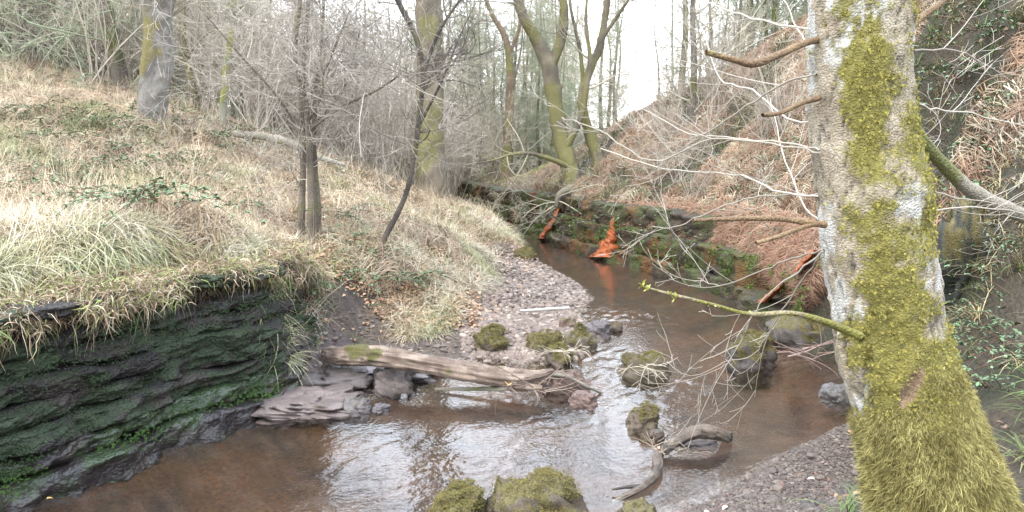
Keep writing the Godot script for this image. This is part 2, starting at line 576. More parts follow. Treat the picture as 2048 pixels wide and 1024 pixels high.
func dark_rock(q: Vector3, sd: float) -> Color:
	var c := Color(0.032, 0.027, 0.026).lerp(Color(0.085, 0.065, 0.055), clampf(nz.get_noise_3dv(q * 2.3) + 0.35, 0, 1))
	var m := nz.get_noise_3dv(q * Vector3(1.1, 2.2, 1.1) + Vector3(5, 3, 0)) + 0.5 * nq.get_noise_3dv(q * 6.0)
	return c.lerp(Color(0.045, 0.07, 0.028), ss(-0.08, 0.15, m))

func seep_rock(q: Vector3, sd: float) -> Color:
	var c := Color(0.055, 0.04, 0.027).lerp(Color(0.14, 0.095, 0.052), clampf(nz.get_noise_3dv(q * 2.3) + 0.4, 0, 1))
	var m := nz.get_noise_3dv(q * 1.3 + Vector3(5, 3, 0)) + 0.5 * nq.get_noise_3dv(q * 6.0)
	c = c.lerp(Color(0.1, 0.115, 0.035), ss(-0.12, 0.15, m))
	var o := nq.get_noise_3dv(q * Vector3(1.0, 0.8, 1.0) + Vector3(31, 0, 9)) + 0.3 * nz.get_noise_3dv(q * 7)
	return c.lerp(Color(0.2, 0.085, 0.018), ss(0.24, 0.4, o) * 0.8)

# where the line of sight through a photo pixel meets the face of the seeping bank, moved by off (negative = proud)
func on_bank(u: float, v: float, off: float) -> Vector3:
	var r := ray(u, v)
	var p := Vector3(0, CAM_H, 0) + r * 8.0
	for k in 800:
		p += r * 0.02
		if p.y < -0.03: break
		var s := near_shore(p.x, p.z)
		if s[2] == 3 and p.z > -21.0 and p.x > 0.2 and s[0] > off + 0.38 * p.y: break
	return p

var cliff_edge := PackedVector3Array()
func build_left_cliff() -> void:
	var low := []
	for e in [[-160, 1092], [-60, 1046], [0, 1020], [150, 962], [300, 903], [420, 852], [500, 832], [560, 806], [610, 770], [650, 720], [670, 690]]: low.append(on(e[0], e[1]) + Vector3(-0.08, 0, -0.08))
	low.insert(0, low[0] + Vector3(-0.9, 0, 0.9))
	var path := resample(low, 0.04)
	var t := base("rock_bank", "dark layered sandstone bank with green moss under overhanging grass", "rock bank")
	var hs := [-0.2, 0.12, 0.27, 0.42, 0.56, 0.7, 0.86, 0.97, 1.1]
	var outs := [0.16, 0.06, 0.05, -0.02, 0.0, -0.06, -0.08, -0.2, 0.0]
	for k in hs.size():
		var top: float = hs[k + 1] if k + 1 < hs.size() else 1.19
		# each bed thins out towards the muddy runnel
		var cut := path.size() - int((k * 0.022) * path.size() * (0.9 if k < 8 else 0.75))
		var bed := path.slice(0, cut)
		var o := obj("rock_layer", rock_bed(bed, hs[k], top + 0.01, outs[k], k * 1.7 + 1, dark_rock, 1.0, path.size()), M.wet_rock if k < 2 else M.rock, t)
		if k == 0: o.set_meta("label", "lowest wet ledge with bright green moss")
	for p in path: cliff_edge.append(p)
	# bright moss mats on the lowest ledges
	var xf := []; var cols := []
	for k in 16000:
		var p := path[rng.randi_range(0, int(path.size() * 0.93))]
		var y := rr(0.05, 1.0)
		var q := p + Vector3(rr(-0.05, 0.06), 0, rr(0, 0.12))
		var m := nz.get_noise_3dv(Vector3(q.x, y, q.z) * Vector3(1.4, 2.6, 1.4) + Vector3(5, 3, 0))
		if y < 0.3: m += 0.16
		if m < (0.05 if y < 0.4 else 0.16): continue
		var bright := ss(0.3, 0.1, y)
		cols.append(Color(0.045, 0.085, 0.03).lerp(Color(0.11, 0.22, 0.035), bright * rr(0.4, 1.0)))
		q.y = y
		xf.append(Transform3D(Basis.from_euler(Vector3(rr(-0.3, 1.2), rr(0, TAU), rr(-0.5, 0.5))).scaled(Vector3.ONE * (rr(0.08, 0.22) if y > 0.3 else rr(0.14, 0.34))), q + Vector3(0.06, 0, 0.1)))
	scatter("moss", moss_tuft(), M.moss, xf, cols, t)

func build_right_cliff() -> void:
	var low := []
	for e in [[870, 404], [925, 430], [985, 460], [1040, 470], [1090, 480], [1180, 514], [1250, 528], [1320, 550], [1400, 573], [1470, 602], [1530, 640], [1600, 690]]: low.append(on(e[0], e[1]) + Vector3(0.1, 0, -0.12))
	var path := resample(low, 0.07)
	var t := base("seeping_bank", "dark mossy stream bank stained orange below the dead bracken", "rock bank")
	var hs := [-0.2, 0.22, 0.66]
	var outs := [0.12, 0.03, -0.1]
	for k in hs.size():
		var top: float = hs[k + 1] if k + 1 < hs.size() else 1.08
		var a := int(path.size() * 0.06 * k)
		var b := int(path.size() * (1.0 - 0.07 * k))
		obj("rock_layer", rock_bed(path.slice(a, b), hs[k], top + 0.03, outs[k], k * 2.3 + 40, seep_rock, 1.0), M.rock, t)
	# orange iron deposit running down to the water
	for e in [[[[1118, 415], [1112, 432], [1105, 447], [1092, 462], [1082, 477]], [11, 16, 18, 20, 18], "narrow orange iron streak running down the bank"], [[[1228, 432], [1226, 450], [1221, 472], [1212, 492], [1200, 514]], [12, 19, 30, 46, 58], "broad orange iron fan spreading into the water"],
		[[[1628, 500], [1614, 518], [1600, 532], [1594, 546]], [10, 18, 16, 6], "upper orange iron blotch behind the pale twigs"], [[[1566, 566], [1552, 580], [1540, 592], [1522, 606]], [6, 16, 22, 26], "lower orange iron blotch behind the pale twigs"]]:
		var g := Geo.new()
		var cnt: int = e[0].size()
		var nu := 21
		var nrow := 44
		for y in nrow:
			var f := float(y) / (nrow - 1) * (cnt - 1)
			var k := mini(int(f), cnt - 2)
			var u := lerpf(e[0][k][0], e[0][k + 1][0], f - k)
			var v := lerpf(e[0][k][1], e[0][k + 1][1], f - k)
			var w := lerpf(e[1][k], e[1][k + 1], f - k)
			for x in nu:
				var a := float(x) / (nu - 1) * 2 - 1
				var uu := u + a * w * 0.5 * (1.0 + 0.5 * nq.get_noise_2d(v * 0.1, signf(a) * 9) + 0.5 * nz.get_noise_2d(v * 0.33, signf(a) * 5)) + 3.0 * nz.get_noise_2d(v * 0.1, 3)
				var p := on_bank(uu, v, -0.17 + 0.24 * a * a)
				p += Vector3(-0.6, 0.1, 0.7) * 0.05 * (nq.get_noise_3dv(p * 9) + 0.5 * nz.get_noise_3dv(p * 25))
				g.vert(p, Vector3.UP, Color(0.74, 0.2, 0.05).lerp(Color(0.6, 0.14, 0.035), clampf(nz.get_noise_3dv(p * 9) + 0.4, 0, 1)))
		for it in 4:
			var old := g.v.duplicate()
			for y in range(1, nrow - 1):
				for x in nu:
					var k := y * nu + x
					g.v[k] = (old[k] * 2 + old[k - nu] + old[k + nu] + old[k - 1 if x > 0 else k] + old[k + 1 if x < nu - 1 else k]) / 6.0
		for k in g.v.size():
			var q := g.v[k]
			g.v[k] = q + Vector3(-0.6, 0.2, 0.7) * (0.07 * nq.get_noise_3dv(q * Vector3(7, 4, 7)) + 0.04 * nz.get_noise_3dv(q * 16))
			g.c[k] = g.c[k].lerp(Color(0.3, 0.09, 0.035), ss(0.1, 0.35, nq.get_noise_3dv(q * Vector3(11, 5, 11) + Vector3(3, 0, 0))) * 0.85)
		g.grid(0, nu, nrow)
		g.smooth()
		var o := obj("iron_deposit", g.mesh(), M.ochre, t)
		o.set_meta("label", e[2])
	var xf := []; var cols := []
	for k in 8000:
		var p := path[rng.randi_range(int(path.size() * 0.1), path.size() - 1)]
		var y := pow(rng.randf(), 1.6) * 0.7
		if nz.get_noise_3dv(Vector3(p.x, y, p.z) * 1.5) + rr(-0.1, 0.1) < 0.02: continue
		cols.append(Color(0.085, 0.115, 0.025).lerp(Color(0.12, 0.17, 0.035), rng.randf()))
		xf.append(Transform3D(Basis.from_euler(Vector3(rr(-0.3, 0.9), rr(0, TAU), rr(-0.5, 0.5))).scaled(Vector3.ONE * rr(0.35, 0.9)), Vector3(p.x - 0.05 + rr(-0.04, 0.04), y + 0.02, p.z + 0.12)))
	scatter("moss", moss_tuft(), M.moss, xf, cols, t)

# ---------------------------------------------------------------- small plant meshes
func moss_tuft() -> ArrayMesh:
	var g := Geo.new()
	for k in 14:
		var a := rr(0, TAU); var d := Vector3(cos(a), 0, sin(a))
		var p := d * rr(0, 0.03)
		var tip := p + d * rr(0.01, 0.04) + Vector3.UP * rr(0.02, 0.05)
		var sh := rr(0.6, 1.15)
		var c := Color(sh, sh, sh)
		g.ribbon(PackedVector3Array([p, p.lerp(tip, 0.55) + Vector3.UP * 0.006, tip]), PackedFloat32Array([0.006, 0.005, 0.001]), d.cross(Vector3.UP), PackedColorArray([c, c, c]))
	return g.mesh()

# tuft of long limp blades
func grass_tuft(blades: int, length: float, width: float, lift: float, droop: float) -> ArrayMesh:
	var g := Geo.new()
	for k in blades:
		var a := rr(0, TAU)
		var d := Vector3(cos(a), 0, sin(a))
		var side := d.cross(Vector3.UP)
		var p := Vector3(rr(-1, 1), 0, rr(-1, 1)) * 0.05
		var vel := (d * rr(0.3, 1.0) + Vector3.UP * rr(0.4, 1.0) * lift).normalized()
		var l := length * rr(0.5, 1.1)
		var pts := PackedVector3Array(); var w := PackedFloat32Array(); var cols := PackedColorArray()
		var sh := rr(0.55, 1.2)
		for s in 5:
			pts.append(p)
			w.append(width * [0.8, 1.0, 0.85, 0.55, 0.08][s] * 0.5)
			cols.append(Color(sh, sh * rr(0.94, 1.0), sh * rr(0.85, 1.0)))
			p += vel * l / 4
			vel = (vel + Vector3.DOWN * droop + Vector3(rr(-1, 1), 0, rr(-1, 1)) * 0.15).normalized()
		g.ribbon(pts, w, side, cols)
	return g.mesh()

func frond(pairs: int, length: float) -> ArrayMesh:
	var g := Geo.new()
	var p := Vector3.ZERO
	var vel := Vector3(0, 0.5, 1).normalized()
	var side := Vector3.RIGHT
	var stem := PackedVector3Array(); var sw := PackedFloat32Array(); var sc := PackedColorArray()
	for k in pairs:
		var t := float(k) / pairs
		stem.append(p); sw.append(lerpf(0.005, 0.0015, t)); sc.append(Color(0.9, 0.85, 0.8))
		var l := length * 0.33 * sin(PI * clampf(t * 0.86 + 0.14, 0, 1)) * rr(0.7, 1.1)
		if t > 0.15:
			for s in [-1, 1]:
				var d: Vector3 = (side * s + vel * 0.35 + Vector3(rr(-1, 1), rr(-1.8, 0.4), rr(-1, 1)) * 0.6).normalized()
				var sh := rr(0.6, 1.2)
				var c := Color(sh, sh, sh)
				g.ribbon(PackedVector3Array([p, p + d * l * 0.5 + Vector3.DOWN * 0.01, p + d * l + Vector3.DOWN * l * 0.35]), PackedFloat32Array([0.003, 0.0055, 0.001]), vel, PackedColorArray([c, c, c]))
		p += vel * length / pairs
		vel = (vel + Vector3.DOWN * 0.13 + Vector3(rr(-1, 1), 0, rr(-1, 1)) * 0.06).normalized()
	g.ribbon(stem, sw, side, sc)
	return g.mesh()

func leaf(g: Geo, p: Vector3, d: Vector3, nrm: Vector3, l: float, w: float, c: Color) -> void:
	var side := d.cross(nrm).normalized()
	var b := g.v.size()
	var nn := side.cross(d).normalized()
	if nn.dot(nrm) < 0: nn = -nn
	var fold := nn * w * 0.25
	for e in [[0, 0, 0], [0.3, -0.9, 1], [0.3, 0.9, 1], [0.5, 0, 0], [0.7, -0.7, 1], [0.7, 0.7, 1], [1.0, 0, 0]]:
		g.vert(p + d * l * e[0] + side * w * 0.5 * e[1] + fold * e[2] - nn * l * 0.15 * e[0] * e[0], nn, c)
	for t in [[0, 1, 3], [0, 3, 2], [1, 4, 3], [3, 5, 2], [4, 6, 3], [3, 6, 5]]:
		var q := (g.v[b + t[2]] - g.v[b + t[0]]).cross(g.v[b + t[1]] - g.v[b + t[0]])
		if q.dot(nn) > 0:
			g.i.append(b + t[0]); g.i.append(b + t[1]); g.i.append(b + t[2])
		else:
			g.i.append(b + t[0]); g.i.append(b + t[2]); g.i.append(b + t[1])

func bramble(stems: int, size: float, lsize: float) -> Array:
	var gs := Geo.new(); var gl := Geo.new()
	for k in stems:
		var a := rr(0, TAU)
		var d := Vector3(cos(a), rr(0.5, 1.3), sin(a)).normalized()
		var p := Vector3(rr(-1, 1), 0, rr(-1, 1)) * size * 0.15
		var pts := PackedVector3Array(); var rad := PackedFloat32Array(); var cols := PackedColorArray()
		for s in 8:
			pts.append(p); rad.append(lerpf(0.005, 0.002, s / 7.0)); cols.append(Color(0.12, 0.075, 0.05))
			if s > 1:
				for j in 3:
					var ld := Vector3(rr(-1, 1), rr(-0.3, 0.5), rr(-1, 1)).normalized()
					var sh := rr(0.6, 1.4)
					leaf(gl, p, ld, Vector3(rr(-0.5, 0.5), 1, rr(-0.5, 0.5)).normalized(), lsize * rr(0.7, 1.2), lsize * 0.62, Color(0.1 * sh, 0.16 * sh, 0.075 * sh))
			p += d * size / 7
			d = (d + Vector3.DOWN * 0.24 + Vector3(rr(-1, 1), 0, rr(-1, 1)) * 0.15).normalized()
		gs.tube(pts, rad, 3, cols)
	return [gs.mesh(), gl.mesh()]

# ---------------------------------------------------------------- ground cover
func left_bank(p: Vector3) -> bool:
	return p.x < 0.4 + (-p.z - 9.0) * -0.03

func build_grass() -> void:
	var kinds := [grass_tuft(18, 0.24, 0.0055, 0.45, 0.34), grass_tuft(16, 0.4, 0.005, 0.3, 0.36), grass_tuft(13, 0.27, 0.0045, 1.0, 0.22)]
	var xf := [[], [], []]; var cols := [[], [], []]
	var straw := [Color(0.55, 0.47, 0.32), Color(0.62, 0.55, 0.41), Color(0.42, 0.32, 0.2), Color(0.68, 0.63, 0.51)]
	var tries := 0
	var made := 0
	while made < 62000 and tries < 400000:
		tries += 1
		var dep := lerpf(4.2, 27.0, pow(rng.randf(), 1.7))
		var u := rr(-260, 1120)
		var p := at(u, 512, dep)
		var s := near_shore(p.x, p.z)
		if s[0] < [0.5, 0.9, 0.12, 0.12, 0.12][s[2]]: continue
		p.y = ground(p.x, p.z)
		var h := p.y
		if s[2] == 3 or s[2] == 4: continue
		var onbar := to_px(p).x > 925.0 - 0.6 * absf(to_px(p).y - 600.0)
		if s[2] == 2 and h < 0.33 and s[0] < 2.0 and (onbar or h < 0.11): continue
		if s[2] == 1 and h < 0.3: continue
		var runnel := Vector2(p.x + 2.0, (p.z + 8.3) * 0.7).length()
		if runnel < 0.75 and rng.randf() < 0.93: continue
		var patch := nz.get_noise_2d(p.x * 0.6 + 30, p.z * 0.6)
		if dep > 15 and u < 830 and rng.randf() < 0.75: continue
		if patch < -0.22 and rng.randf() < 0.7: continue
		var green := nq.get_noise_2d(p.x * 0.5, p.z * 0.5) + rr(-0.2, 0.2)
		var c: Color = straw[rng.randi() % 4] * rr(0.75, 1.1)
		if s[0] < 1.3 and s[2] == 0: green += 0.24
		if dep > 11.0: green += 0.1
		if patch < -0.08: c = c.lerp(Color(0.3, 0.19, 0.11), 0.6)
		if green > 0.14: c = c.lerp(Color(0.2, 0.25, 0.08), rr(0.4, 0.75))
		var k := rng.randi() % 3
		var nrm := slope_normal(p.x, p.z)
		var b := Basis(Quaternion(Vector3.UP, (nrm + Vector3.UP).normalized())) * Basis(Vector3.UP, rr(0, TAU))
		b = b * Basis(Vector3.RIGHT, rr(-0.4, 0.4))
		xf[k].append(Transform3D(b.scaled(Vector3.ONE * rr(0.45, 1.15) * (1.0 + 0.3 * patch)), p - Vector3.UP * 0.02))
		cols[k].append(c)
		made += 1
	for k in 900:
		var p := on(rr(440, 640), rr(690, 800), rr(0.1, 0.5))
		p.y = ground(p.x, p.z)
		var s := near_shore(p.x, p.z)
		if s[0] < 0.3 or p.y < 0.12 or nz.get_noise_2d(p.x * 2, p.z * 2) < -0.1: continue
		xf[0].append(Transform3D(Basis(Vector3.UP, rr(0, TAU)).scaled(Vector3.ONE * rr(0.3, 0.6)), p))
		cols[0].append(Color(0.12, 0.2, 0.05).lerp(Color(0.36, 0.33, 0.14), rng.randf()))
	# scattered tall dry stalks
	var stalk := grass_tuft(4, 0.62, 0.004, 1.6, 0.1)
	var sx := []; var sc := []
	for k in 2600:
		var p := at(rr(-250, 980), 512, lerpf(5.5, 18.0, rng.randf()))
		p.y = ground(p.x, p.z)
		if p.y < 0.5 or near_shore(p.x, p.z)[0] < 0.5: continue
		sx.append(Transform3D(Basis(Vector3.UP, rr(0, TAU)) * Basis(Vector3.RIGHT, rr(-0.5, 0.5)).scaled(Vector3.ONE * rr(0.5, 1.1)), p))
		sc.append(Color(0.6, 0.52, 0.38).lerp(Color(0.4, 0.28, 0.17), rng.randf()))
	tag(scatter("grass", stalk, M.grass, sx, sc), "scattered tall dry stalks standing above the matted grass", "grass")
	var names := ["short matted straw coloured grass covering the grassy bank", "long limp straw grass lying over the grassy bank", "upright dry and green grass on the grassy bank"]
	for k in 3:
		tag(scatter("grass", kinds[k], M.grass, xf[k], cols[k]), names[k], "grass")

func build_tussocks() -> void:
	# big tufts of limp broad leaves that hang over the lip of the rock bank
	var kinds := []
	for k in 5:
		var t := base("grass_tussock", "broad leaved grass tussock hanging over lip of dark rock bank", "tussock", Vector3.ZERO, "tussocks along the lip of the rock bank")
		for part in 2:
			var g := Geo.new()
			for j in (420 if part == 0 else 130):
				var a := rr(0, TAU)
				var d := Vector3(cos(a), 0, sin(a))
				d = (d + Vector3(0.2, 0, 0.25)).normalized()
				var vel := (d * rr(0.3, 1.0) + Vector3.UP * rr(-0.5, 0.8)).normalized()
				var p := Vector3(rr(-0.26, 0.26), rr(-0.07, 0.03), rr(-0.18, 0.18))
				var l := rr(0.05, 0.17)
				if rng.randf() < 0.07:
					l = rr(0.15, 0.34)
					vel = (d * 0.4 + Vector3.DOWN * 0.5).normalized()
				var sh := rr(0.55, 1.15)
				var c: Color = [Color(0.22, 0.145, 0.09), Color(0.4, 0.31, 0.2), Color(0.54, 0.46, 0.34), Color(0.36, 0.25, 0.155)][rng.randi() % 4] * sh
				if part == 1: c = Color(0.13, 0.2, 0.05).lerp(Color(0.34, 0.36, 0.12), rng.randf()) * sh
				var pts := PackedVector3Array(); var w := PackedFloat32Array(); var cols := PackedColorArray()
				var wd := rr(0.001, 0.0042)
				var curl := rr(0.0, 0.5)
				for s in 6:
					pts.append(p); w.append(wd * [0.7, 1.0, 1.0, 0.8, 0.5, 0.08][s]); cols.append(c)
					p += vel * l / 5
					vel = (vel + Vector3.DOWN * curl + Vector3(rr(-1, 1), rr(-1, 1), rr(-1, 1)) * 0.42).normalized()
				g.ribbon(pts, w, d.cross(Vector3.UP).rotated(d, rr(-1.2, 1.2)), cols)
			obj("dry_leaves" if part == 0 else "green_leaves", g.mesh(), M.grass, t)
		kinds.append(t)
	var used := 0
	var n := cliff_edge.size()
	for k in 90:
		var q := cliff_edge[int((k + rr(0, 0.9)) / 90.0 * n * 0.9)]
		var t: Node3D = kinds[used] if used < 5 else copy(kinds[rng.randi() % 5])
		used += 1
		var back := rr(-0.06, 0.4)
		var x := q.x - 0.04 - back * 0.6; var z := q.z - 0.04 - back * 0.8
		t.position = Vector3(x, clampf(ground(x, z), 1.2, 1.34) * lerpf(1.0, 0.55, ss(0.68, 1.0, k / 90.0 * 0.9)) + rr(-0.05, 0.05), z)
		t.rotation = Vector3(rr(-0.3, 0.3), rr(-0.9, 0.9), rr(-0.3, 0.3))
		t.scale = Vector3(rr(0.7, 1.3), rr(0.7, 1.2), rr(0.7, 1.3))

func build_bracken() -> void:
	var kinds := [frond(22, 0.8), frond(18, 0.6), frond(26, 1.0)]
	var xf := [[], [], []]; var cols := [[], [], []]
	var tries := 0; var made := 0
	while made < 19000 and tries < 200000:
		tries += 1
		var p: Vector3
		if rng.randf() < 0.74:
			p = Vector3(rr(0.8, 11.0), 0, rr(-22.5, -5.5))
		else:
			p = at(rr(-200, 900), 300, rr(9, 20))
		var s := near_shore(p.x, p.z)
		p.y = ground(p.x, p.z)
		if not seen(p, 200): continue
		if s[0] < 0.05 or p.y < 0.75: continue
		var patch := nz.get_noise_2d(p.x * 0.45 + 70, p.z * 0.45) + nq.get_noise_2d(p.x * 1.5, p.z * 1.5) * 0.3
		if p.x < 0.8 and patch < 0.02: continue
		if patch < -0.02: continue
		var nrm := slope_normal(p.x, p.z)
		var down := Vector3(nrm.x, 0, nrm.z)
		var yaw := atan2(down.x, down.z) + rr(-0.9, 0.9)
		if s[0] < 0.5:
			yaw = atan2(-0.5, 0.8) + rr(-0.6, 0.6)
		var k := rng.randi() % 3
		var b := Basis(Quaternion(Vector3.UP, (nrm + Vector3.UP * 0.6).normalized())) * Basis(Vector3.UP, yaw) * Basis(Vector3.RIGHT, rr(-0.1, 0.55)) * Basis(Vector3.BACK, rr(-0.5, 0.5))
		xf[k].append(Transform3D(b.scaled(Vector3.ONE * rr(0.6, 1.15)), p + Vector3.UP * rr(0.0, 0.12)))
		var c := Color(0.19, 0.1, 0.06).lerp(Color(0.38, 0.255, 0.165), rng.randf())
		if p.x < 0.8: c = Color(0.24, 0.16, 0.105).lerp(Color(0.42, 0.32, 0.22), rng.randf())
		if rng.randf() < 0.28: c = Color(0.48, 0.41, 0.29)
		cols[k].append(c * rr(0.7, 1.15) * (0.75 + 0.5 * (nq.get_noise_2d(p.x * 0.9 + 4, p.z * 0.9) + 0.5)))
		made += 1
	for k in 2600:
		var u := rr(985, 1640)
		var e := on_bank(u, rr(400, 560), 0.02)
		if e.y < 0.72 or e.y > 1.35 or near_shore(e.x, e.z)[2] != 3: continue
		var kk := rng.randi() % 3
		var b := Basis(Vector3.UP, atan2(-0.6, 0.7) + rr(-0.7, 0.7)) * Basis(Vector3.RIGHT, rr(0.5, 1.5)) * Basis(Vector3.BACK, rr(-0.4, 0.4))
		xf[kk].append(Transform3D(b.scaled(Vector3.ONE * rr(0.5, 0.95)), e + Vector3(0.1, rr(0.0, 0.15), -0.1)))
		cols[kk].append(Color(0.26, 0.125, 0.075).lerp(Color(0.4, 0.27, 0.18), rng.randf()) * rr(0.7, 1.1))
	var names := ["dead rust brown bracken fronds flattened over the steep slope", "short broken brown bracken on the slopes", "long drooping dead bracken over the seeping bank"]
	for k in 3:
		tag(scatter("dead_bracken", kinds[k], M.grass, xf[k], cols[k]), names[k], "bracken")
	# straw grass and green moss patches on the right slope and far flats
	var gk := grass_tuft(16, 0.36, 0.008, 0.7, 0.34)
	var gx := []; var gc := []
	tries = 0
	while gx.size() < 16000 and tries < 200000:
		tries += 1
		var p := Vector3(rr(0.6, 11.0), 0, rr(-32, -3.0)) if rng.randf() < 0.8 else Vector3(rr(-5, 4), 0, rr(-40, -18))
		var s := near_shore(p.x, p.z)
		if s[0] < 0.06: continue
		p.y = ground(p.x, p.z)
		if not seen(p, 200) or p.y < 0.3: continue
		var patch := nq.get_noise_2d(p.x * 0.7 + 10, p.z * 0.7)
		if patch < -0.02: continue
		var c := Color(0.42, 0.36, 0.2).lerp(Color(0.13, 0.2, 0.045), ss(0.05, 0.3, nz.get_noise_2d(p.x * 0.8, p.z * 0.8 + 50) + rr(-0.15, 0.15) + (0.18 if p.z > -9 else 0.0)))
		gx.append(Transform3D(Basis(Vector3.UP, rr(0, TAU)).scaled(Vector3.ONE * rr(0.5, 1.0)), p - Vector3.UP * 0.02))
		gc.append(c * rr(0.7, 1.1))
	tag(scatter("grass", gk, M.grass, gx, gc), "mixed straw and green grass between the bracken on steep slope", "grass")

func build_leaf_litter() -> void:
	var g := Geo.new()
	leaf(g, Vector3.ZERO, Vector3(0, 0.1, 1).normalized(), Vector3.UP, 0.05, 0.032, Color.WHITE)
	var xf := []; var cols := []
	var tries := 0
	while xf.size() < 26000 and tries < 200000:
		tries += 1
		var p := Vector3.ZERO
		if rng.randf() < 0.35:
			p = on_px(rr(560, 960), rr(380, 600))
		else:
			p = Vector3(rr(-9, 9), 0, rr(-26, -2.5))
		var s := near_shore(p.x, p.z)
		if s[0] < 0.15: continue
		p.y = ground(p.x, p.z)
		if p.y < 0.12 or not seen(p, 200): continue
		var c := Color(0.32, 0.17, 0.09).lerp(Color(0.5, 0.33, 0.2), rng.randf())
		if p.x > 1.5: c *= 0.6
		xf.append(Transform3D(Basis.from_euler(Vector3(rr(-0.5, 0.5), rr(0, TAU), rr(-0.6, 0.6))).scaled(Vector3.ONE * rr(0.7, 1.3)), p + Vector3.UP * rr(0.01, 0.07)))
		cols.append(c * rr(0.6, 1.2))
	tag(scatter("leaf_litter", g.mesh(), M.leaf, xf, cols), "tan fallen leaves strewn over the banks", "leaf litter")

func on_px(u: float, v: float) -> Vector3:
	return on(u, v, 0.9 if v < 520 else 0.5)

func build_brambles() -> void:
	var protos := []
	for k in 4:
		var b := bramble([7, 9, 6, 8][k], [0.8, 0.65, 0.95, 0.5][k], 0.048)
		protos.append(b)
	var spots := []
	for k in 66: spots.append([rr(-40, 540), rr(230, 440), 0])
	for k in 12: spots.append([rr(500, 830), rr(440, 600), 1])
	for k in 38: spots.append([rr(1130, 1600), rr(260, 500), 2])
	for k in 34: spots.append([rr(1905, 2080), rr(40, 900), 3])
	for e in spots:
		var p := on_ground(e[0], e[1])
		if p.y < 0.3 or near_shore(p.x, p.z)[0] < 0.3: continue
		var pr = protos[rng.randi() % 4]
		var lab: String = ["low bramble with blue-green leaves on the grassy slope below the wood", "small green bramble in the dry grass round the three slender stems", "bramble trailing over the lip of the orange stained bank", "leafy bramble on the steep bank behind the mossy trunk"][e[2]]
		var grp: String = ["brambles on the grassy slope", "brambles by the slender stems", "brambles over the seeping bank", "brambles on the steep bank"][e[2]]
		var t := base("bramble_plant", lab, "bramble", p, grp)
		t.rotation.y = rr(0, TAU)
		t.scale = Vector3.ONE * rr(0.7, 1.15) * (0.6 if p.z > -6.0 else 1.0)
		obj("stems", pr[0], M.twig, t)
		obj("leaves", pr[1], M.leaf, t)

# ---------------------------------------------------------------- trees
func pts(list: Array) -> Array:
	# [u, v, depth, width in pixels] -> [Vector3, radius]
	var out := []
	for e in list: out.append([at(e[0], e[1], e[2]), e[3] * e[2] / F * 0.5])
	return out

func local(ps: Array, o: Vector3) -> Array:
	var out := []
	for e in ps: out.append([e[0] - o, e[1]])
	return out

const GREY := {"a": Color(0.3, 0.265, 0.215), "b": Color(0.17, 0.15, 0.125), "m": Color(0.17, 0.19, 0.05), "mt": 0.12, "f": 2.0, "mf": 1.0}
const PALE := {"a": Color(0.42, 0.38, 0.3), "b": Color(0.26, 0.23, 0.18), "m": Color(0.2, 0.21, 0.07), "mt": 0.2, "f": 2.0, "mf": 1.0}
const MOSSY := {"a": Color(0.32, 0.28, 0.19), "b": Color(0.17, 0.145, 0.105), "m": Color(0.27, 0.25, 0.1), "mt": 0.0, "f": 2.0, "mf": 1.2}
const TAN := {"a": Color(0.4, 0.27, 0.14), "b": Color(0.24, 0.15, 0.08), "m": Color(0.3, 0.28, 0.1), "mt": 0.3, "f": 3.0, "mf": 2.0}
const DARK := {"a": Color(0.1, 0.08, 0.065), "b": Color(0.05, 0.042, 0.036), "m": Color(0.12, 0.14, 0.04), "mt": 0.25, "f": 3.0, "mf": 2.0}

# trunk and limbs given in photo pixels with depth; the crown grows from their upper ends
func tree(called: String, label: String, trunk: Array, limbs: Array, pal: Dictionary, tw: Dictionary, sides := 14, group := "") -> Node3D:
	var tp := pts(trunk)
	var o: Vector3 = tp[0][0]
	o.y = ground(o.x, o.z)
	var t := base(called, label, "tree", o, group)
	var root = tp[0].duplicate()
	root[0] = Vector3(tp[0][0].x, o.y - 0.25, tp[0][0].z)
	root[1] = tp[0][1] * 1.35
	tp.insert(0, root)
	tp = local(tp, o)
	var g := Geo.new()
	var sps := [limb(g, tp, sides, pal, 8, 0.12)]
	obj("trunk", g.mesh(), M.bark, t)
	for l in limbs:
		g = Geo.new()
		sps.append(limb(g, local(pts(l), o), maxi(sides - 4, 6), pal, 7, 0.1))
		obj("limb", g.mesh(), M.bark, t)
	g = Geo.new()
	for sp in sps:
		var from: int = int(sp.size() * tw.from)
		for k in int(tw.n):
			var j := rng.randi_range(from, sp.size() - 1)
			var al: Vector3 = (sp[mini(j + 1, sp.size() - 1)][0] - sp[maxi(j - 1, 0)][0]).normalized()
			var sd := al.cross(Vector3(rr(-1, 1), rr(-1, 1), rr(-1, 1))).normalized()
			grow(g, sp[j][0], al * 0.45 + sd, tw.len * rr(0.5, 1.1), minf(sp[j][1] * 0.5, tw.r * rr(0.6, 1.1)), tw.level, tw.o)
	if g.v.size(): obj("crown", g.mesh(), M.twig, t)
	return t

func opts(col: Color, col2: Color, up: float, kids: Array, wob := 0.16, rmin := 0.0022, spread := 0.75) -> Dictionary:
	return {"col": col, "col2": col2, "up": up, "kids": kids, "wob": wob, "rmin": rmin, "spread": spread, "first": 0.2}

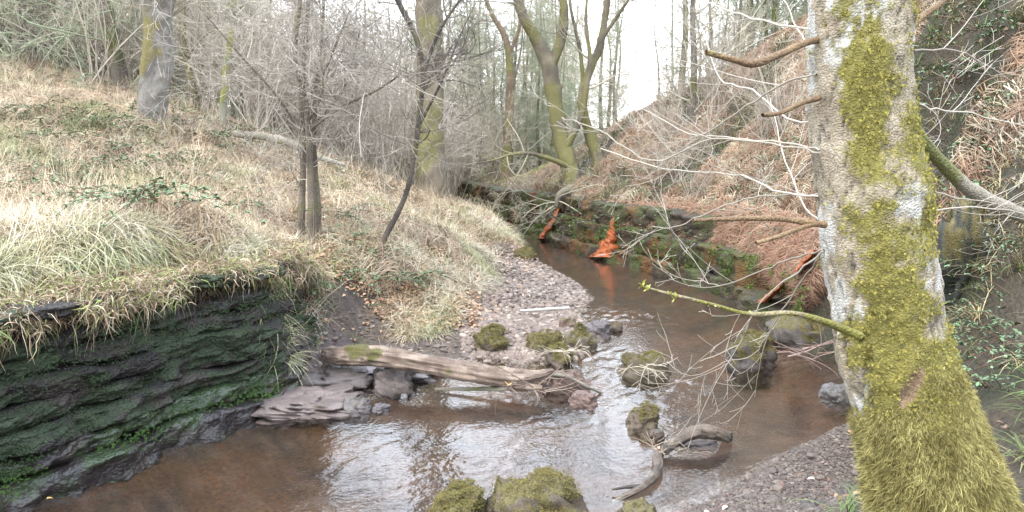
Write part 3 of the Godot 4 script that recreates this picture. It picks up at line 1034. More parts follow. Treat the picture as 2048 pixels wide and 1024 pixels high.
func build_trees() -> void:
	var grey_o := opts(Color(0.2, 0.18, 0.13), Color(0.42, 0.38, 0.29), 0.05, [0, 6, 6, 4])
	var pale_o := opts(Color(0.35, 0.32, 0.24), Color(0.54, 0.5, 0.39), 0.03, [0, 6, 6, 4])
	var dark_o := opts(Color(0.055, 0.047, 0.04), Color(0.14, 0.12, 0.1), 0.03, [0, 6, 6, 5], 0.2)
	# big trunk beside the stream bend
	tree("tall_tree", "tall thick straight trunk with mossy bark beside the stream bend", [[866, 396, 17.5, 62], [862, 300, 17.5, 54], [860, 180, 17.5, 50], [858, 60, 17.5, 50], [858, -80, 17.5, 46], [862, -300, 17.5, 40], [858, -560, 17.6, 30], [862, -800, 17.8, 16]],
		[[[856, 40, 17.5, 22], [830, -40, 17.3, 20], [800, -160, 17, 15], [760, -330, 16.8, 8]], [[862, -180, 17.5, 22], [910, -300, 17.4, 15], [960, -420, 17.2, 8]]], {"a": Color(0.36, 0.3, 0.21), "b": Color(0.2, 0.165, 0.12), "m": Color(0.27, 0.25, 0.1), "mt": 0.1, "f": 2.0, "mf": 0.8}, {"n": 7, "from": 0.5, "len": 2.2, "r": 0.035, "level": 3, "o": grey_o}, 20)
	# leaning dark sapling in front of it
	tree("leaning_sapling", "thin dark sapling leaning out from the grassy bank", [[757, 505, 9.9, 13], [775, 465, 9.9, 11], [812, 388, 9.9, 9.5], [832, 290, 9.9, 9.5], [842, 200, 9.9, 9.5], [846, 140, 9.9, 9.5], [830, 70, 9.8, 11], [800, 10, 9.7, 10], [770, -60, 9.6, 8], [740, -180, 9.5, 5]],
		[[[846, 150, 9.9, 9], [880, 60, 9.8, 7], [935, -20, 9.6, 6], [1000, -110, 9.4, 4]], [[836, 255, 9.9, 7], [880, 170, 9.7, 5], [905, 110, 9.6, 4]]], {"a": Color(0.19, 0.155, 0.12), "b": Color(0.1, 0.085, 0.07), "m": Color(0.2, 0.19, 0.09), "mt": 0.3, "f": 3.0, "mf": 2.0}, {"n": 13, "from": 0.4, "len": 1.15, "r": 0.011, "level": 2, "o": dark_o}, 8)
	# three slender stems standing together
	for e in [[[[600, 492, 10.0, 17], [604, 400, 10.0, 14], [606, 300, 10, 13], [603, 200, 10, 11], [610, 90, 10, 9], [620, -60, 10, 7], [615, -250, 10, 4]], [[[604, 280, 10, 7], [560, 200, 9.8, 5], [480, 110, 9.5, 4], [395, 10, 9.3, 3]], [[606, 215, 10, 6], [650, 140, 9.8, 5], [700, 20, 9.6, 3]]], "slender grey stem of the three, furthest from the sapling"],
		[[[620, 497, 9.8, 18], [622, 400, 9.8, 15], [618, 300, 9.8, 13], [612, 210, 9.8, 11], [590, 110, 9.7, 9], [600, -20, 9.6, 7], [585, -200, 9.5, 4]], [[[620, 260, 9.8, 8], [680, 215, 9.6, 6], [745, 185, 9.4, 5], [800, 150, 9.2, 3]], [[618, 240, 9.8, 6], [645, 180, 9.6, 5], [640, 120, 9.5, 3]]], "slender grey stem in the middle of the three, with side branches"],
		[[[637, 490, 10.2, 15], [634, 390, 10.2, 13], [628, 290, 10.2, 11], [632, 180, 10.2, 9], [645, 60, 10.2, 7], [650, -120, 10.2, 4]], [[[630, 250, 10.2, 6], [690, 170, 10.1, 5], [720, 60, 10, 3]]], "slender grey stem of the three, closest to the leaning sapling"]]:
		tree("slender_tree", e[2], e[0], e[1], {"a": Color(0.3, 0.25, 0.19), "b": Color(0.17, 0.14, 0.11), "m": Color(0.26, 0.24, 0.13), "mt": 0.25, "f": 3.0, "mf": 2.0}, {"n": 17, "from": 0.33, "len": 1.35, "r": 0.009, "level": 2, "o": opts(Color(0.14, 0.12, 0.1), Color(0.42, 0.38, 0.32), 0.02, [0, 7, 6, 5], 0.2)}, 8, "three slender stems standing together")
	# big double trunk on the left hill
	tree("old_tree", "old thick grey trunk with mossy side on the grassy hill", [[300, 238, 14, 56], [312, 170, 14, 50], [322, 110, 14, 46], [318, 50, 14, 46], [330, -20, 14, 44], [345, -160, 14, 38], [340, -400, 14, 24], [350, -650, 14, 10]],
		[[[292, 225, 13.9, 34], [296, 150, 13.85, 32], [302, 80, 13.85, 30], [296, 10, 13.9, 26], [270, -80, 13.8, 20], [230, -240, 13.6, 10]]], {"a": Color(0.4, 0.37, 0.33), "b": Color(0.2, 0.18, 0.155), "m": Color(0.26, 0.22, 0.08), "mt": 0.14, "f": 5.0, "mf": 0.9}, {"n": 12, "from": 0.5, "len": 2.4, "r": 0.03, "level": 3, "o": grey_o}, 18)
	tree("pale_tree", "slim pale straight trunk with yellow lichen behind the grassy hill", [[443, 250, 15.5, 17], [452, 150, 15.5, 14], [464, 50, 15.5, 12], [472, -60, 15.5, 10], [480, -260, 15.5, 7], [478, -420, 15.5, 4]], [], {"a": Color(0.42, 0.4, 0.3), "b": Color(0.3, 0.28, 0.2), "m": Color(0.36, 0.36, 0.1), "mt": 0.0, "f": 2.0, "mf": 1.5}, {"n": 12, "from": 0.4, "len": 1.7, "r": 0.014, "level": 2, "o": pale_o}, 9)
	# forked mossy tree over the orange seeps
	tree("forked_tree", "forked mossy tree leaning over the orange stained bank", [[1150, 385, 18.7, 37.7], [1138, 330, 18.8, 34.4], [1120, 270, 18.9, 31.2], [1108, 200, 18.9, 31.2], [1098, 130, 18.9, 32.8], [1070, 75, 18.9, 21.3], [1045, 30, 18.8, 19.7], [1025, -40, 18.7, 16.4], [990, -180, 18.5, 10.7], [960, -360, 18.3, 4.9]],
		[[[1100, 135, 18.9, 23.0], [1122, 80, 18.9, 19.7], [1128, 20, 18.9, 18.0], [1118, -60, 18.9, 14.8], [1130, -220, 18.9, 9.0], [1120, -400, 18.9, 4.1]], [[1130, 300, 18.8, 14.8], [1160, 240, 18.7, 12.3], [1172, 180, 18.6, 11.5], [1180, 120, 18.5, 9.0], [1172, 40, 18.4, 6.6], [1180, -80, 18.3, 4.1]],
		[[1140, 335, 18.7, 11.5], [1095, 316, 18.4, 9.0], [1040, 306, 18.1, 6.6], [980, 322, 17.9, 4.1], [930, 330, 17.6, 2.5]], [[1145, 375, 18.6, 21.3], [1175, 395, 18.3, 16.4], [1190, 425, 18.0, 9.8]], [[1145, 375, 18.6, 19.7], [1120, 390, 18.2, 14.8], [1112, 415, 18.0, 8.2]]], MOSSY, {"n": 6, "from": 0.4, "len": 1.7, "r": 0.022, "level": 3, "o": grey_o}, 14)
	tree("twin_tree", "slim grey-green twisting tree behind the forked mossy tree", [[1200, 330, 19, 26], [1180, 270, 19, 22], [1164, 205, 19, 19], [1180, 140, 19, 17], [1200, 90, 19, 15], [1212, 20, 19, 13], [1225, -80, 19, 10], [1240, -260, 19, 5]], [[[1168, 195, 19, 10], [1160, 100, 19, 8], [1140, 0, 19, 6], [1150, -120, 19, 4]], [[1205, 75, 19, 9], [1250, 10, 18.8, 6], [1300, -60, 18.6, 4]]], MOSSY, {"n": 8, "from": 0.4, "len": 1.7, "r": 0.016, "level": 2, "o": grey_o}, 10)
	tree("bent_tree", "tan bent tree with crooked top between big trunk and forked tree", [[1012, 340, 25.5, 20], [1018, 240, 25.5, 18], [1020, 150, 25.5, 15], [1012, 80, 25.5, 13], [985, 30, 25.5, 9], [960, -30, 25.5, 6]], [[[1018, 110, 25.5, 9], [1040, 50, 25.5, 7], [1050, -40, 25.5, 5]]], {"a": Color(0.33, 0.24, 0.15), "b": Color(0.2, 0.15, 0.1), "m": Color(0.26, 0.25, 0.08), "mt": 0.1, "f": 2.0, "mf": 1.5}, {"n": 8, "from": 0.4, "len": 1.5, "r": 0.014, "level": 2, "o": grey_o}, 9)
	var fir_o := opts(Color(0.17, 0.2, 0.12), Color(0.32, 0.35, 0.24), 0.0, [0, 8, 7, 5])
	# prototypes of the wood
	var protos := []
	for k in 6:
		var g := Geo.new()
		var h: float = [12.0, 10.0, 14.0, 9.0, 11.0, 13.0][k]
		var r: float = [0.13, 0.09, 0.17, 0.07, 0.1, 0.12][k]
		var tp := [[Vector3(0, -0.3, 0), r * 1.3]]
		var q := Vector3.ZERO
		for s in 7:
			tp.append([q, lerpf(r, r * 0.15, s / 6.0)])
			q += Vector3(rr(-0.3, 0.3), h / 6.0, rr(-0.3, 0.3))
		var sp := limb(g, tp, 8, [GREY, PALE, GREY, PALE, MOSSY, GREY][k], 4, 0.1)
		var cr := Geo.new()
		var oo: Dictionary = [grey_o, pale_o, fir_o, pale_o, grey_o, fir_o][k].duplicate()
		oo.rmin = 0.0035
		oo.up = [0.06, 0.1, -0.02, 0.12, 0.04, -0.04][k]
		for b in [34, 30, 44, 26, 34, 46][k]:
			var j := rng.randi_range(int(sp.size() * 0.16), sp.size() - 2)
			var a := rr(0, TAU)
			var f := float(j) / sp.size()
			grow(cr, sp[j][0], Vector3(cos(a), rr(0.1, 0.9), sin(a)), lerpf(3.0, 1.3, f) * rr(0.6, 1.1), minf(sp[j][1] * 0.5, 0.03), 3, oo)
		protos.append([g.mesh(), cr.mesh()])
	# low twiggy shrubs and thickets
	var shrubs := []
	for k in 3:
		var g := Geo.new()
		var oo := opts(Color(0.24, 0.2, 0.16), Color(0.46, 0.41, 0.34), 0.05, [0, 5, 5, 4], 0.12, 0.003)
		for s in 13:
			var a := rr(0, TAU)
			grow(g, Vector3(rr(-0.25, 0.25), -0.05, rr(-0.25, 0.25)), Vector3(cos(a) * 0.45, 1, sin(a) * 0.45), rr(2.2, 4.2), rr(0.012, 0.024), 2, oo)
		shrubs.append(g.mesh())
	var groups := ["trees in the wood on the grassy hill", "trees behind the stream bend", "trees on the slope crest", "trees at the far end"]
	var placed := []
	var cnt := 0
	var tries := 0
	while cnt < 270 and tries < 4000:
		tries += 1
		var zone := rng.randi() % 12
		var u: float; var dep: float; var z := 0
		if zone < 5:
			u = rr(-250, 640); dep = rr(16.5, 42.0); z = 0
		elif zone < 7:
			u = rr(560, 980); dep = rr(20.5, 46.0); z = 1
		elif zone < 9:
			u = rr(1340, 1900); dep = rr(17.5, 30.0); z = 2
		else:
			u = rr(880, 1150) if rng.randf() < 0.9 else rr(1150, 1340); dep = rr(25.0, 55.0); z = 3
			if u > 1150: dep = rr(34.0, 55.0)
		var p := at(u, 512, dep)
		p.y = ground(p.x, p.z)
		var ok := true
		for w in placed:
			if Vector2(w.x - p.x, w.z - p.z).length() < 0.75: ok = false
		if not ok or near_shore(p.x, p.z)[0] < 0.8: continue
		placed.append(p)
		var kk := rng.randi() % 6
		var pr = protos[kk]
		var look: String = ["grey barked bare tree", "pale slim bare tree", "grey-green tree with dense drooping twigs", "short pale upright bare tree", "moss trunked bare tree", "tall tree with fine grey-green twigs"][kk]
		var t := base("woodland_tree", look + [" in the wood on the left hill", " in the wood behind the stream bend", " on the crest of the bracken slope", " beyond the flat at the stream's end"][z].replace("left hill", "grassy hill"), "tree", p, groups[z])
		t.rotation = Vector3(rr(-0.07, 0.07), rr(0, TAU), rr(-0.07, 0.07))
		var open_top := 1.0 if z == 0 and u < 420 else clampf((dep * 0.19 + 0.8) / 12.0, 0.3, 0.9)
		t.scale = Vector3.ONE * rr(0.75, 1.1) * (0.55 if z == 2 else open_top)
		obj("trunk", pr[0], M.bark, t)
		obj("crown", pr[1], M.twig, t)
		cnt += 1
	for k in 84:
		var z := 0
		var p: Vector3
		if k < 16:
			p = at(rr(640, 850), 512, rr(17.5, 24)); z = 1
		elif k < 34:
			p = at(rr(-150, 620), 512, rr(16, 24)); z = 0
		elif k < 40:
			p = at(rr(900, 1010), 512, rr(24, 30)); z = 1
		else:
			p = at(rr(1330, 1600), 512, rr(17.5, 21)); z = 2
		if k >= 46:
			p = at(rr(-150, 960), 512, rr(18, 34)); z = 0 if p.x < -3.0 else 1
		if k >= 70:
			p = on_ground(rr(1260, 1600), rr(200, 420)); z = 3
		p.y = ground(p.x, p.z)
		var t := base("twiggy_shrub", ["many stemmed pale twiggy shrub at edge of the hill wood", "thicket of pale thin stems behind the stream bend", "twiggy shrub on the crest of the bracken slope", "small bare shrub growing out of the dead bracken slope"][z], "shrub", p, ["shrubs at the hill wood", "thicket behind the bend", "shrubs on the crest", "shrubs on the bracken slope"][z])
		t.rotation.y = rr(0, TAU)
		t.scale = Vector3.ONE * rr(0.6, 1.1) * (0.6 if z == 2 else (0.42 if z == 3 else 1.0))
		obj("stems", shrubs[rng.randi() % 3], M.twig, t)

# ---------------------------------------------------------------- the mossy trunk close by
func trunk_mask(p: Vector3, ang: float, v: float) -> float:
	# ang 0 faces the camera, positive to the right; v = photo row
	var m := nz.get_noise_3dv(p * Vector3(4.2, 2.2, 4.2) + Vector3(3, 8, 1)) * 0.8 + nq.get_noise_3dv(p * 12.0) * 0.4 + nz.get_noise_3dv(p * 45.0) * 0.28
	var b := -0.4 + 0.86 * exp(-pow((ang - 0.12) / 0.6, 2)) + 0.55 * exp(-pow((ang - 1.3) / 0.5, 2))
	b += 1.1 * ss(680, 830, v + 60 * ang)
	return m + b

func build_near_tree() -> void:
	var rows := [[-900, 1560, 1700], [-500, 1585, 1750], [-200, 1600, 1790], [0, 1612, 1810], [100, 1617, 1815], [200, 1622, 1818], [300, 1630, 1833], [370, 1632, 1848], [410, 1635, 1846], [450, 1640, 1845], [500, 1648, 1855], [600, 1662, 1880], [700, 1680, 1900], [800, 1708, 1928], [900, 1730, 1968], [1000, 1760, 2004], [1080, 1775, 2035], [1180, 1780, 2085], [1320, 1755, 2160]]
	var D := 2.3
	var prof := []
	for r in rows:
		var a := at(r[1], r[0], D); var b := at(r[2], r[0], D)
		prof.append([(a + b) * 0.5, a.distance_to(b) * 0.5 * 0.99, float(r[0])])
	prof.reverse()
	var o := Vector3(prof[0][0].x, 0.75, prof[0][0].z)
	var t := base("mossy_tree", "close mossy trunk with pale bark and broken branch stubs on near bank", "tree", o)
	var g := Geo.new()
	var sides := 120
	var fine := []
	for k in prof.size() - 1:
		var a = prof[maxi(k - 1, 0)]; var b = prof[k]; var c = prof[k + 1]; var d = prof[mini(k + 2, prof.size() - 1)]
		var n := maxi(int(b[0].distance_to(c[0]) / 0.012), 2)
		if b[2] < -150: n = maxi(n / 4, 2)
		for s in n:
			var tt := float(s) / n
			fine.append([b[0].cubic_interpolate(c[0], a[0], d[0], tt), lerpf(b[1], c[1], tt), lerpf(b[2], c[2], tt)])
	var xf := [[], []]; var cols := [[], []]
	for e in fine:
		for s in sides:
			var a := TAU * s / sides
			var dir := Vector3(sin(a), 0, cos(a))
			var ang := a if a < PI else a - TAU
			# the camera sees the trunk from its left
			ang = wrapf(ang + 0.46, -PI, PI)
			var p: Vector3 = e[0] + dir * e[1]
			var m := trunk_mask(p, ang, e[2])
			var fiss := absf(nq.get_noise_3dv(p * Vector3(11, 3.2, 11)))
			var leftness := exp(-pow((ang + 0.9) / 0.55, 2))
			var disp := nz.get_noise_3dv(p * 3.0) * 0.02 - (0.03 * ss(0.09, 0.0, fiss)) * (0.25 + leftness * ss(300, 700, e[2])) + nq.get_noise_3dv(p * 24) * 0.006
			var c := Color(0.58, 0.5, 0.375).lerp(Color(0.37, 0.305, 0.215), clampf(nz.get_noise_3dv(p * 7) + 0.4, 0, 1))
			c = c.lerp(Color(0.1, 0.085, 0.07), ss(0.07, 0.0, fiss) * 0.8)
			var li := nz.get_noise_3dv(p * Vector3(5, 3.2, 5) + Vector3(40, 0, 0)) + 0.35 * nq.get_noise_3dv(p * 16) + 0.22 * leftness
			c = c.lerp(Color(0.72, 0.7, 0.64), ss(0.25, 0.32, li))
			var mk := ss(-0.08, 0.24, m)
			disp += mk * (0.006 + 0.006 * nq.get_noise_3dv(p * 40))
			c = c.lerp(Color(0.34, 0.3, 0.075).lerp(Color(0.22, 0.2, 0.05), clampf(nq.get_noise_3dv(p * 18) + 0.5, 0, 1)), mk)
			# bare scar
			var sc := to_px(p) - Vector2(1822, 775)
			if dir.z > 0 and Vector2(sc.x + sc.y * 0.45, sc.y * 0.42).length() < 17:
				c = Color(0.36, 0.25, 0.16)
				mk = 0.0
				disp -= 0.022 * ss(17.0, 9.0, Vector2(sc.x + sc.y * 0.45, sc.y * 0.42).length())
			g.vert(p + dir * disp - o, dir, c)
			var long := ss(700, 830, e[2] + 40 * ang + 120 * nz.get_noise_3dv(p * 5))
			if mk > 0.45 and e[2] > -150 and dir.z > -0.5:
				var tries := 3 if long < 0.5 else 11
				for q in tries:
					if rng.randf() > (0.5 if long < 0.5 else 0.62): continue
					var kind := 1 if long > rng.randf() else 0
					var outw := (dir + Vector3(rr(-0.9, 0.9), 0, rr(-0.9, 0.9))).normalized()
					var pp := p + dir * (disp - 0.004) + Vector3(rr(-0.01, 0.01), rr(-0.02, 0.02), rr(-0.01, 0.01)) - o
					var bb := Basis(Quaternion(Vector3.UP, (outw * (1.0 if kind == 0 else rr(0.15, 0.7)) + Vector3.UP * (rr(-0.2, 0.9) if kind == 0 else rr(-1.2, -0.1))).normalized())) * Basis(Vector3.UP, rr(0, TAU))
					xf[kind].append(Transform3D(bb.scaled(Vector3.ONE * (rr(0.07, 0.17) if kind == 0 else rr(0.2, 0.5) * lerpf(0.5, 1.1, ss(760, 980, e[2])))), pp))
					var cc := Color(0.4, 0.35, 0.09).lerp(Color(0.26, 0.24, 0.055), rng.randf())
					if kind == 1: cc = Color(0.44, 0.39, 0.15).lerp(Color(0.2, 0.165, 0.05), clampf(nz.get_noise_3dv(p * 9) + rr(0, 1), 0, 1))
					cols[kind].append(cc * rr(0.75, 1.2))
	var rowsn := fine.size()
	for y in rowsn - 1:
		for s in sides:
			var s2 := (s + 1) % sides
			g.quad(y * sides + s, (y + 1) * sides + s, (y + 1) * sides + s2, y * sides + s2)
	g.smooth()
	var tr := obj("trunk", g.mesh(), M.near_bark, t)
	tr.set_meta("label", "pale lichen spotted trunk with yellow green moss")
	scatter("moss", moss_tuft(), M.moss, xf[0], cols[0], t)
	var strand := Geo.new()
	for k in 12:
		var a := rr(0, TAU); var d := Vector3(cos(a), 0, sin(a))
		var p := d * rr(0, 0.014); var vel := (Vector3.UP + d * rr(0.1, 0.9)).normalized()
		var ps := PackedVector3Array(); var w := PackedFloat32Array(); var cs := PackedColorArray()
		var sh := rr(0.55, 1.25)
		var step := rr(0.007, 0.019)
		for s in 6:
			ps.append(p); w.append([0.0012, 0.0017, 0.0016, 0.0014, 0.001, 0.0002][s]); cs.append(Color(sh, sh, sh * rr(0.8, 1.1)))
			p += vel * step
			vel = (vel + Vector3(rr(-1, 1), rr(-1, 1), rr(-1, 1)) * 0.38).normalized()
		strand.ribbon(ps, w, d.cross(Vector3.UP), cs)
	var sh_o := scatter("shaggy_moss", strand.mesh(), M.moss, xf[1], cols[1], t)
	sh_o.set_meta("label", "shaggy olive moss skirt round the foot of the trunk")
	# broken stubs and branches that leave the trunk
	var add := func(called: String, list: Array, pal: Dictionary, sides2: int, lab: String) -> void:
		var gg := Geo.new()
		limb(gg, local(pts(list), o), sides2, pal, 8, 0.12)
		var b := obj(called, gg.mesh(), M.wood, t)
		if lab: b.set_meta("label", lab)
		if "buds" in lab:
			for e in [[1285, 573, 1.8], [1296, 580, 1.8], [1340, 590, 1.82], [1352, 596, 1.82], [1425, 611, 1.85], [1500, 630, 1.9]]:
				var bg := Geo.new()
				for q in 4: leaf(bg, at(e[0], e[1], e[2]) - o, Vector3(rr(-1, 0.3), rr(-0.2, 1), rr(-1, 1)).normalized(), Vector3(rr(-1, 1), 1, rr(-1, 1)).normalized(), rr(0.012, 0.02), 0.008, Color(0.35, 0.36, 0.08))
				obj("bud", bg.mesh(), M.leaf, b)
	add.call("branch_stub", [[1640, 78, 2.25, 17], [1605, 88, 2.2, 15], [1560, 108, 2.15, 14], [1510, 127, 2.1, 15], [1470, 120, 2.08, 13], [1412, 104, 2.05, 11]], TAN, 10, "upper tan broken branch with a kink")
	add.call("branch_stub", [[1650, 450, 2.22, 16], [1620, 446, 2.2, 14], [1560, 438, 2.15, 12], [1480, 437, 2.1, 10], [1386, 441, 2.05, 8]], TAN, 10, "straight tan broken branch")
	add.call("branch_stub", [[1650, 446, 2.22, 11], [1610, 453, 2.18, 10], [1560, 472, 2.1, 9], [1512, 486, 2.05, 7]], TAN, 9, "short tan broken branch below the straight one")
	add.call("branch_stub", [[1640, 195, 2.22, 12], [1600, 208, 2.2, 10], [1560, 226, 2.15, 9], [1525, 230, 2.1, 8]], TAN, 9, "short curved tan branch")
	add.call("branch", [[1720, 672, 2.1, 20], [1690, 660, 2.08, 17], [1640, 640, 2.0, 13], [1580, 626, 1.95, 11], [1500, 628, 1.9, 9], [1420, 608, 1.85, 7], [1340, 588, 1.82, 6], [1285, 573, 1.8, 5]], {"a": Color(0.4, 0.33, 0.2), "b": Color(0.28, 0.22, 0.12), "m": Color(0.3, 0.28, 0.06), "mt": 0.0, "f": 5.0, "mf": 6.0}, 8, "low mossy branch reaching over the water with buds")
	add.call("branch", [[1800, 235, 2.4, 26], [1830, 262, 2.45, 27], [1880, 322, 2.5, 28], [1950, 385, 2.55, 30], [2060, 435, 2.6, 32], [2200, 470, 2.7, 34]], PALE, 12, "thick pale grey branch leaving to the far bank")
	add.call("branch", [[1790, 95, 2.4, 16], [1830, 45, 2.45, 14], [1890, 0, 2.5, 12], [1960, -60, 2.6, 10]], TAN, 9, "tan branch rising from the trunk")
	# pale bare twigs reaching over the stream, with fine side twigs
	var tw := opts(Color(0.22, 0.19, 0.15), Color(0.42, 0.38, 0.32), 0.035, [0, 3, 3, 3], 0.09, 0.001, 0.42)
	for e in [[[1635, 150, 2.25], [1560, 175, 2.4], [1470, 230, 2.6], [1380, 290, 2.8], [1300, 340, 3.0]], [[1640, 300, 2.25], [1560, 282, 2.4], [1470, 280, 2.6], [1380, 270, 2.8], [1290, 215, 3.0]], [[1640, 305, 2.25], [1540, 290, 2.4], [1420, 285, 2.6], [1300, 320, 2.8], [1200, 260, 3.0], [1130, 240, 3.2]], [[1640, 395, 2.3], [1560, 380, 2.5], [1480, 350, 2.7], [1400, 340, 2.9], [1310, 330, 3.1], [1200, 300, 3.3]],
		[[1645, 390, 2.3], [1570, 385, 2.5], [1500, 395, 2.7], [1420, 430, 2.9], [1350, 455, 3.1], [1310, 455, 3.2]], [[1650, 500, 2.3], [1600, 540, 2.4], [1540, 590, 2.5], [1500, 640, 2.6], [1470, 690, 2.7], [1400, 720, 2.8]], [[1650, 500, 2.3], [1580, 520, 2.5], [1510, 540, 2.7], [1440, 570, 2.9], [1390, 560, 3.0]], [[1645, 505, 2.35], [1610, 560, 2.5], [1560, 640, 2.6], [1500, 705, 2.7], [1440, 725, 2.75]], [[1640, 240, 2.3], [1580, 235, 2.5], [1500, 180, 2.8], [1440, 150, 3.0], [1400, 60, 3.3]], [[1640, 130, 2.3], [1590, 60, 2.6], [1560, -20, 2.8]],
		[[1640, 440, 2.4], [1600, 400, 2.6], [1560, 300, 2.9], [1540, 200, 3.1]], [[1630, 60, 2.3], [1500, 40, 2.5], [1400, 0, 2.8], [1300, -40, 3.0]], [[1850, 370, 2.3], [1900, 395, 2.35], [1980, 402, 2.4], [2070, 418, 2.5]], [[1850, 425, 2.3], [1920, 408, 2.3], [2000, 412, 2.35], [2080, 440, 2.4]], [[1820, 195, 2.4], [1860, 215, 2.5], [1950, 232, 2.6], [2070, 268, 2.7]], [[1815, 190, 2.5], [1840, 260, 2.6], [1880, 300, 2.7]], [[1830, 100, 2.5], [1930, 110, 2.8], [2060, 180, 3.1]]]:
		var gg := Geo.new()
		var list := []
		for k in e.size():
			list.append([e[k][0] + (rr(-6, 6) if k > 0 else 0.0), e[k][1] + (rr(-6, 6) if k > 0 else 0.0), e[k][2], lerpf(4.4, 1.8, float(k) / (e.size() - 1))])
		var sp := spline(local(pts(list), o), 5)
		var ps := PackedVector3Array(); var rd := PackedFloat32Array(); var cs := PackedColorArray()
		var col: Color = tw.col.lerp(tw.col2, rng.randf())
		for q in sp:
			ps.append(q[0] + Vector3(rr(-1, 1), rr(-1, 1), rr(-1, 1)) * 0.004); rd.append(q[1]); cs.append(col)
		gg.tube(ps, rd, 6, cs)
		for k in 4:
			var j := rng.randi_range(int(sp.size() * 0.25), sp.size() - 2)
			var al := (ps[j + 1] - ps[j]).normalized()
			var sd := al.cross(Vector3(rr(-0.4, 0.4), rr(-0.4, 0.4), 1)).normalized() * (1 if rng.randf() < 0.5 else -1)
			grow(gg, ps[j], al * 0.9 + sd * 0.45 + Vector3(0, 0, rr(-0.3, 0.2)), rr(0.22, 0.5), rd[j] * 0.65, 2, tw)
		obj("twig", gg.mesh(), M.twig, t)

# ---------------------------------------------------------------- stones and wood
func boulder(called: String, label: String, u: float, v: float, wpx: float, hpx: float, deep: float, sd: int, moss: float, col: Color, box := 2.4, yaw := 0.0, fuzz := false, wet := false, crag := 0.22) -> Node3D:
	# u, v = middle of the waterline or ground line
	var p := on(u, v)
	if ground(p.x, p.z) > 0.02: p = on_ground(u, v)
	var dist := -p.z
	var hx := wpx * dist / F * 0.5
	var hy := hpx * dist / F
	var hz := hx * deep
	p.z -= hz * 0.55
	p.x *= (-p.z) / dist
	var t := base(called, label, "rock", Vector3(p.x, p.y, p.z))
	t.rotation.y = yaw
	var g := Geo.new()
	var nu := 56; var nv := 34
	var off := Vector3(sd * 3.7, sd * 1.3, sd * 2.1)
	var xf := []; var cols := []
	for y in nv:
		for x in nu + 1:
			var a := TAU * x / nu
			var b := PI * y / (nv - 1) - PI / 2
			var d := Vector3(cos(a) * cos(b), sin(b), sin(a) * cos(b))
			var l := pow(pow(absf(d.x), box) + pow(absf(d.y), box) + pow(absf(d.z), box), -1.0 / box)
			var q := d * l
			var k := 1.0 + crag * nc.get_noise_3dv(q * 1.7 + off + Vector3.ONE * 0.25 * nz.get_noise_3dv(q * 2)) + (0.28 if box < 3.0 else 0.16) * nz.get_noise_3dv(q * 0.9 + off) + 0.12 * nz.get_noise_3dv(q * 2.6 + off) + 0.05 * nq.get_noise_3dv(q * 7 + off)
			q *= k
			var w := Vector3(q.x * hx, q.y * hy * (1.0 if q.y > 0 else 0.8), q.z * hz)
			var c := col.lerp(col * 0.55, clampf(nz.get_noise_3dv(q * 2.5 + off) + 0.4, 0, 1))
			var m := moss - 1.2 + 0.8 * d.y + 0.8 * nz.get_noise_3dv(q * 1.6 + off) + 0.5 * nq.get_noise_3dv(q * 6 + off)
			var mk := ss(0.0, 0.14, m)
			c = c.lerp(Color(0.22, 0.175, 0.06).lerp(Color(0.13, 0.115, 0.04), clampf(nq.get_noise_3dv(q * 5) + 0.5, 0, 1)), mk)
			c.a = 1.0
			g.vert(w, d, c)
			if fuzz and mk > 0.5 and x < nu:
				for r in 5:
					var w2 := w + Vector3(rr(-1, 1) * hx, rr(-0.3, 0.3) * hy, rr(-1, 1) * hz) * 0.09
					xf.append(Transform3D(Basis(Quaternion(Vector3.UP, (d + Vector3.UP * 0.3).normalized())) * Basis(Vector3.UP, rr(0, TAU)).scaled(Vector3.ONE * rr(0.08, 0.2)), w2))
					cols.append(Color(0.27, 0.215, 0.075).lerp(Color(0.16, 0.15, 0.045), rng.randf()) * rr(0.75, 1.2))
	g.grid(0, nu + 1, nv, false)
	g.smooth()
	for y in nv:  # close the seam
		var a := y * (nu + 1); var b := a + nu
		var nn := (g.n[a] + g.n[b]).normalized()
		g.n[a] = nn; g.n[b] = nn
	var st := obj("stone", g.mesh(), M.wet_stone if wet else M.stone, t)
	if xf.size(): scatter("moss", tuft_small, M.moss, xf, cols, st)
	return t

var tuft_small: ArrayMesh

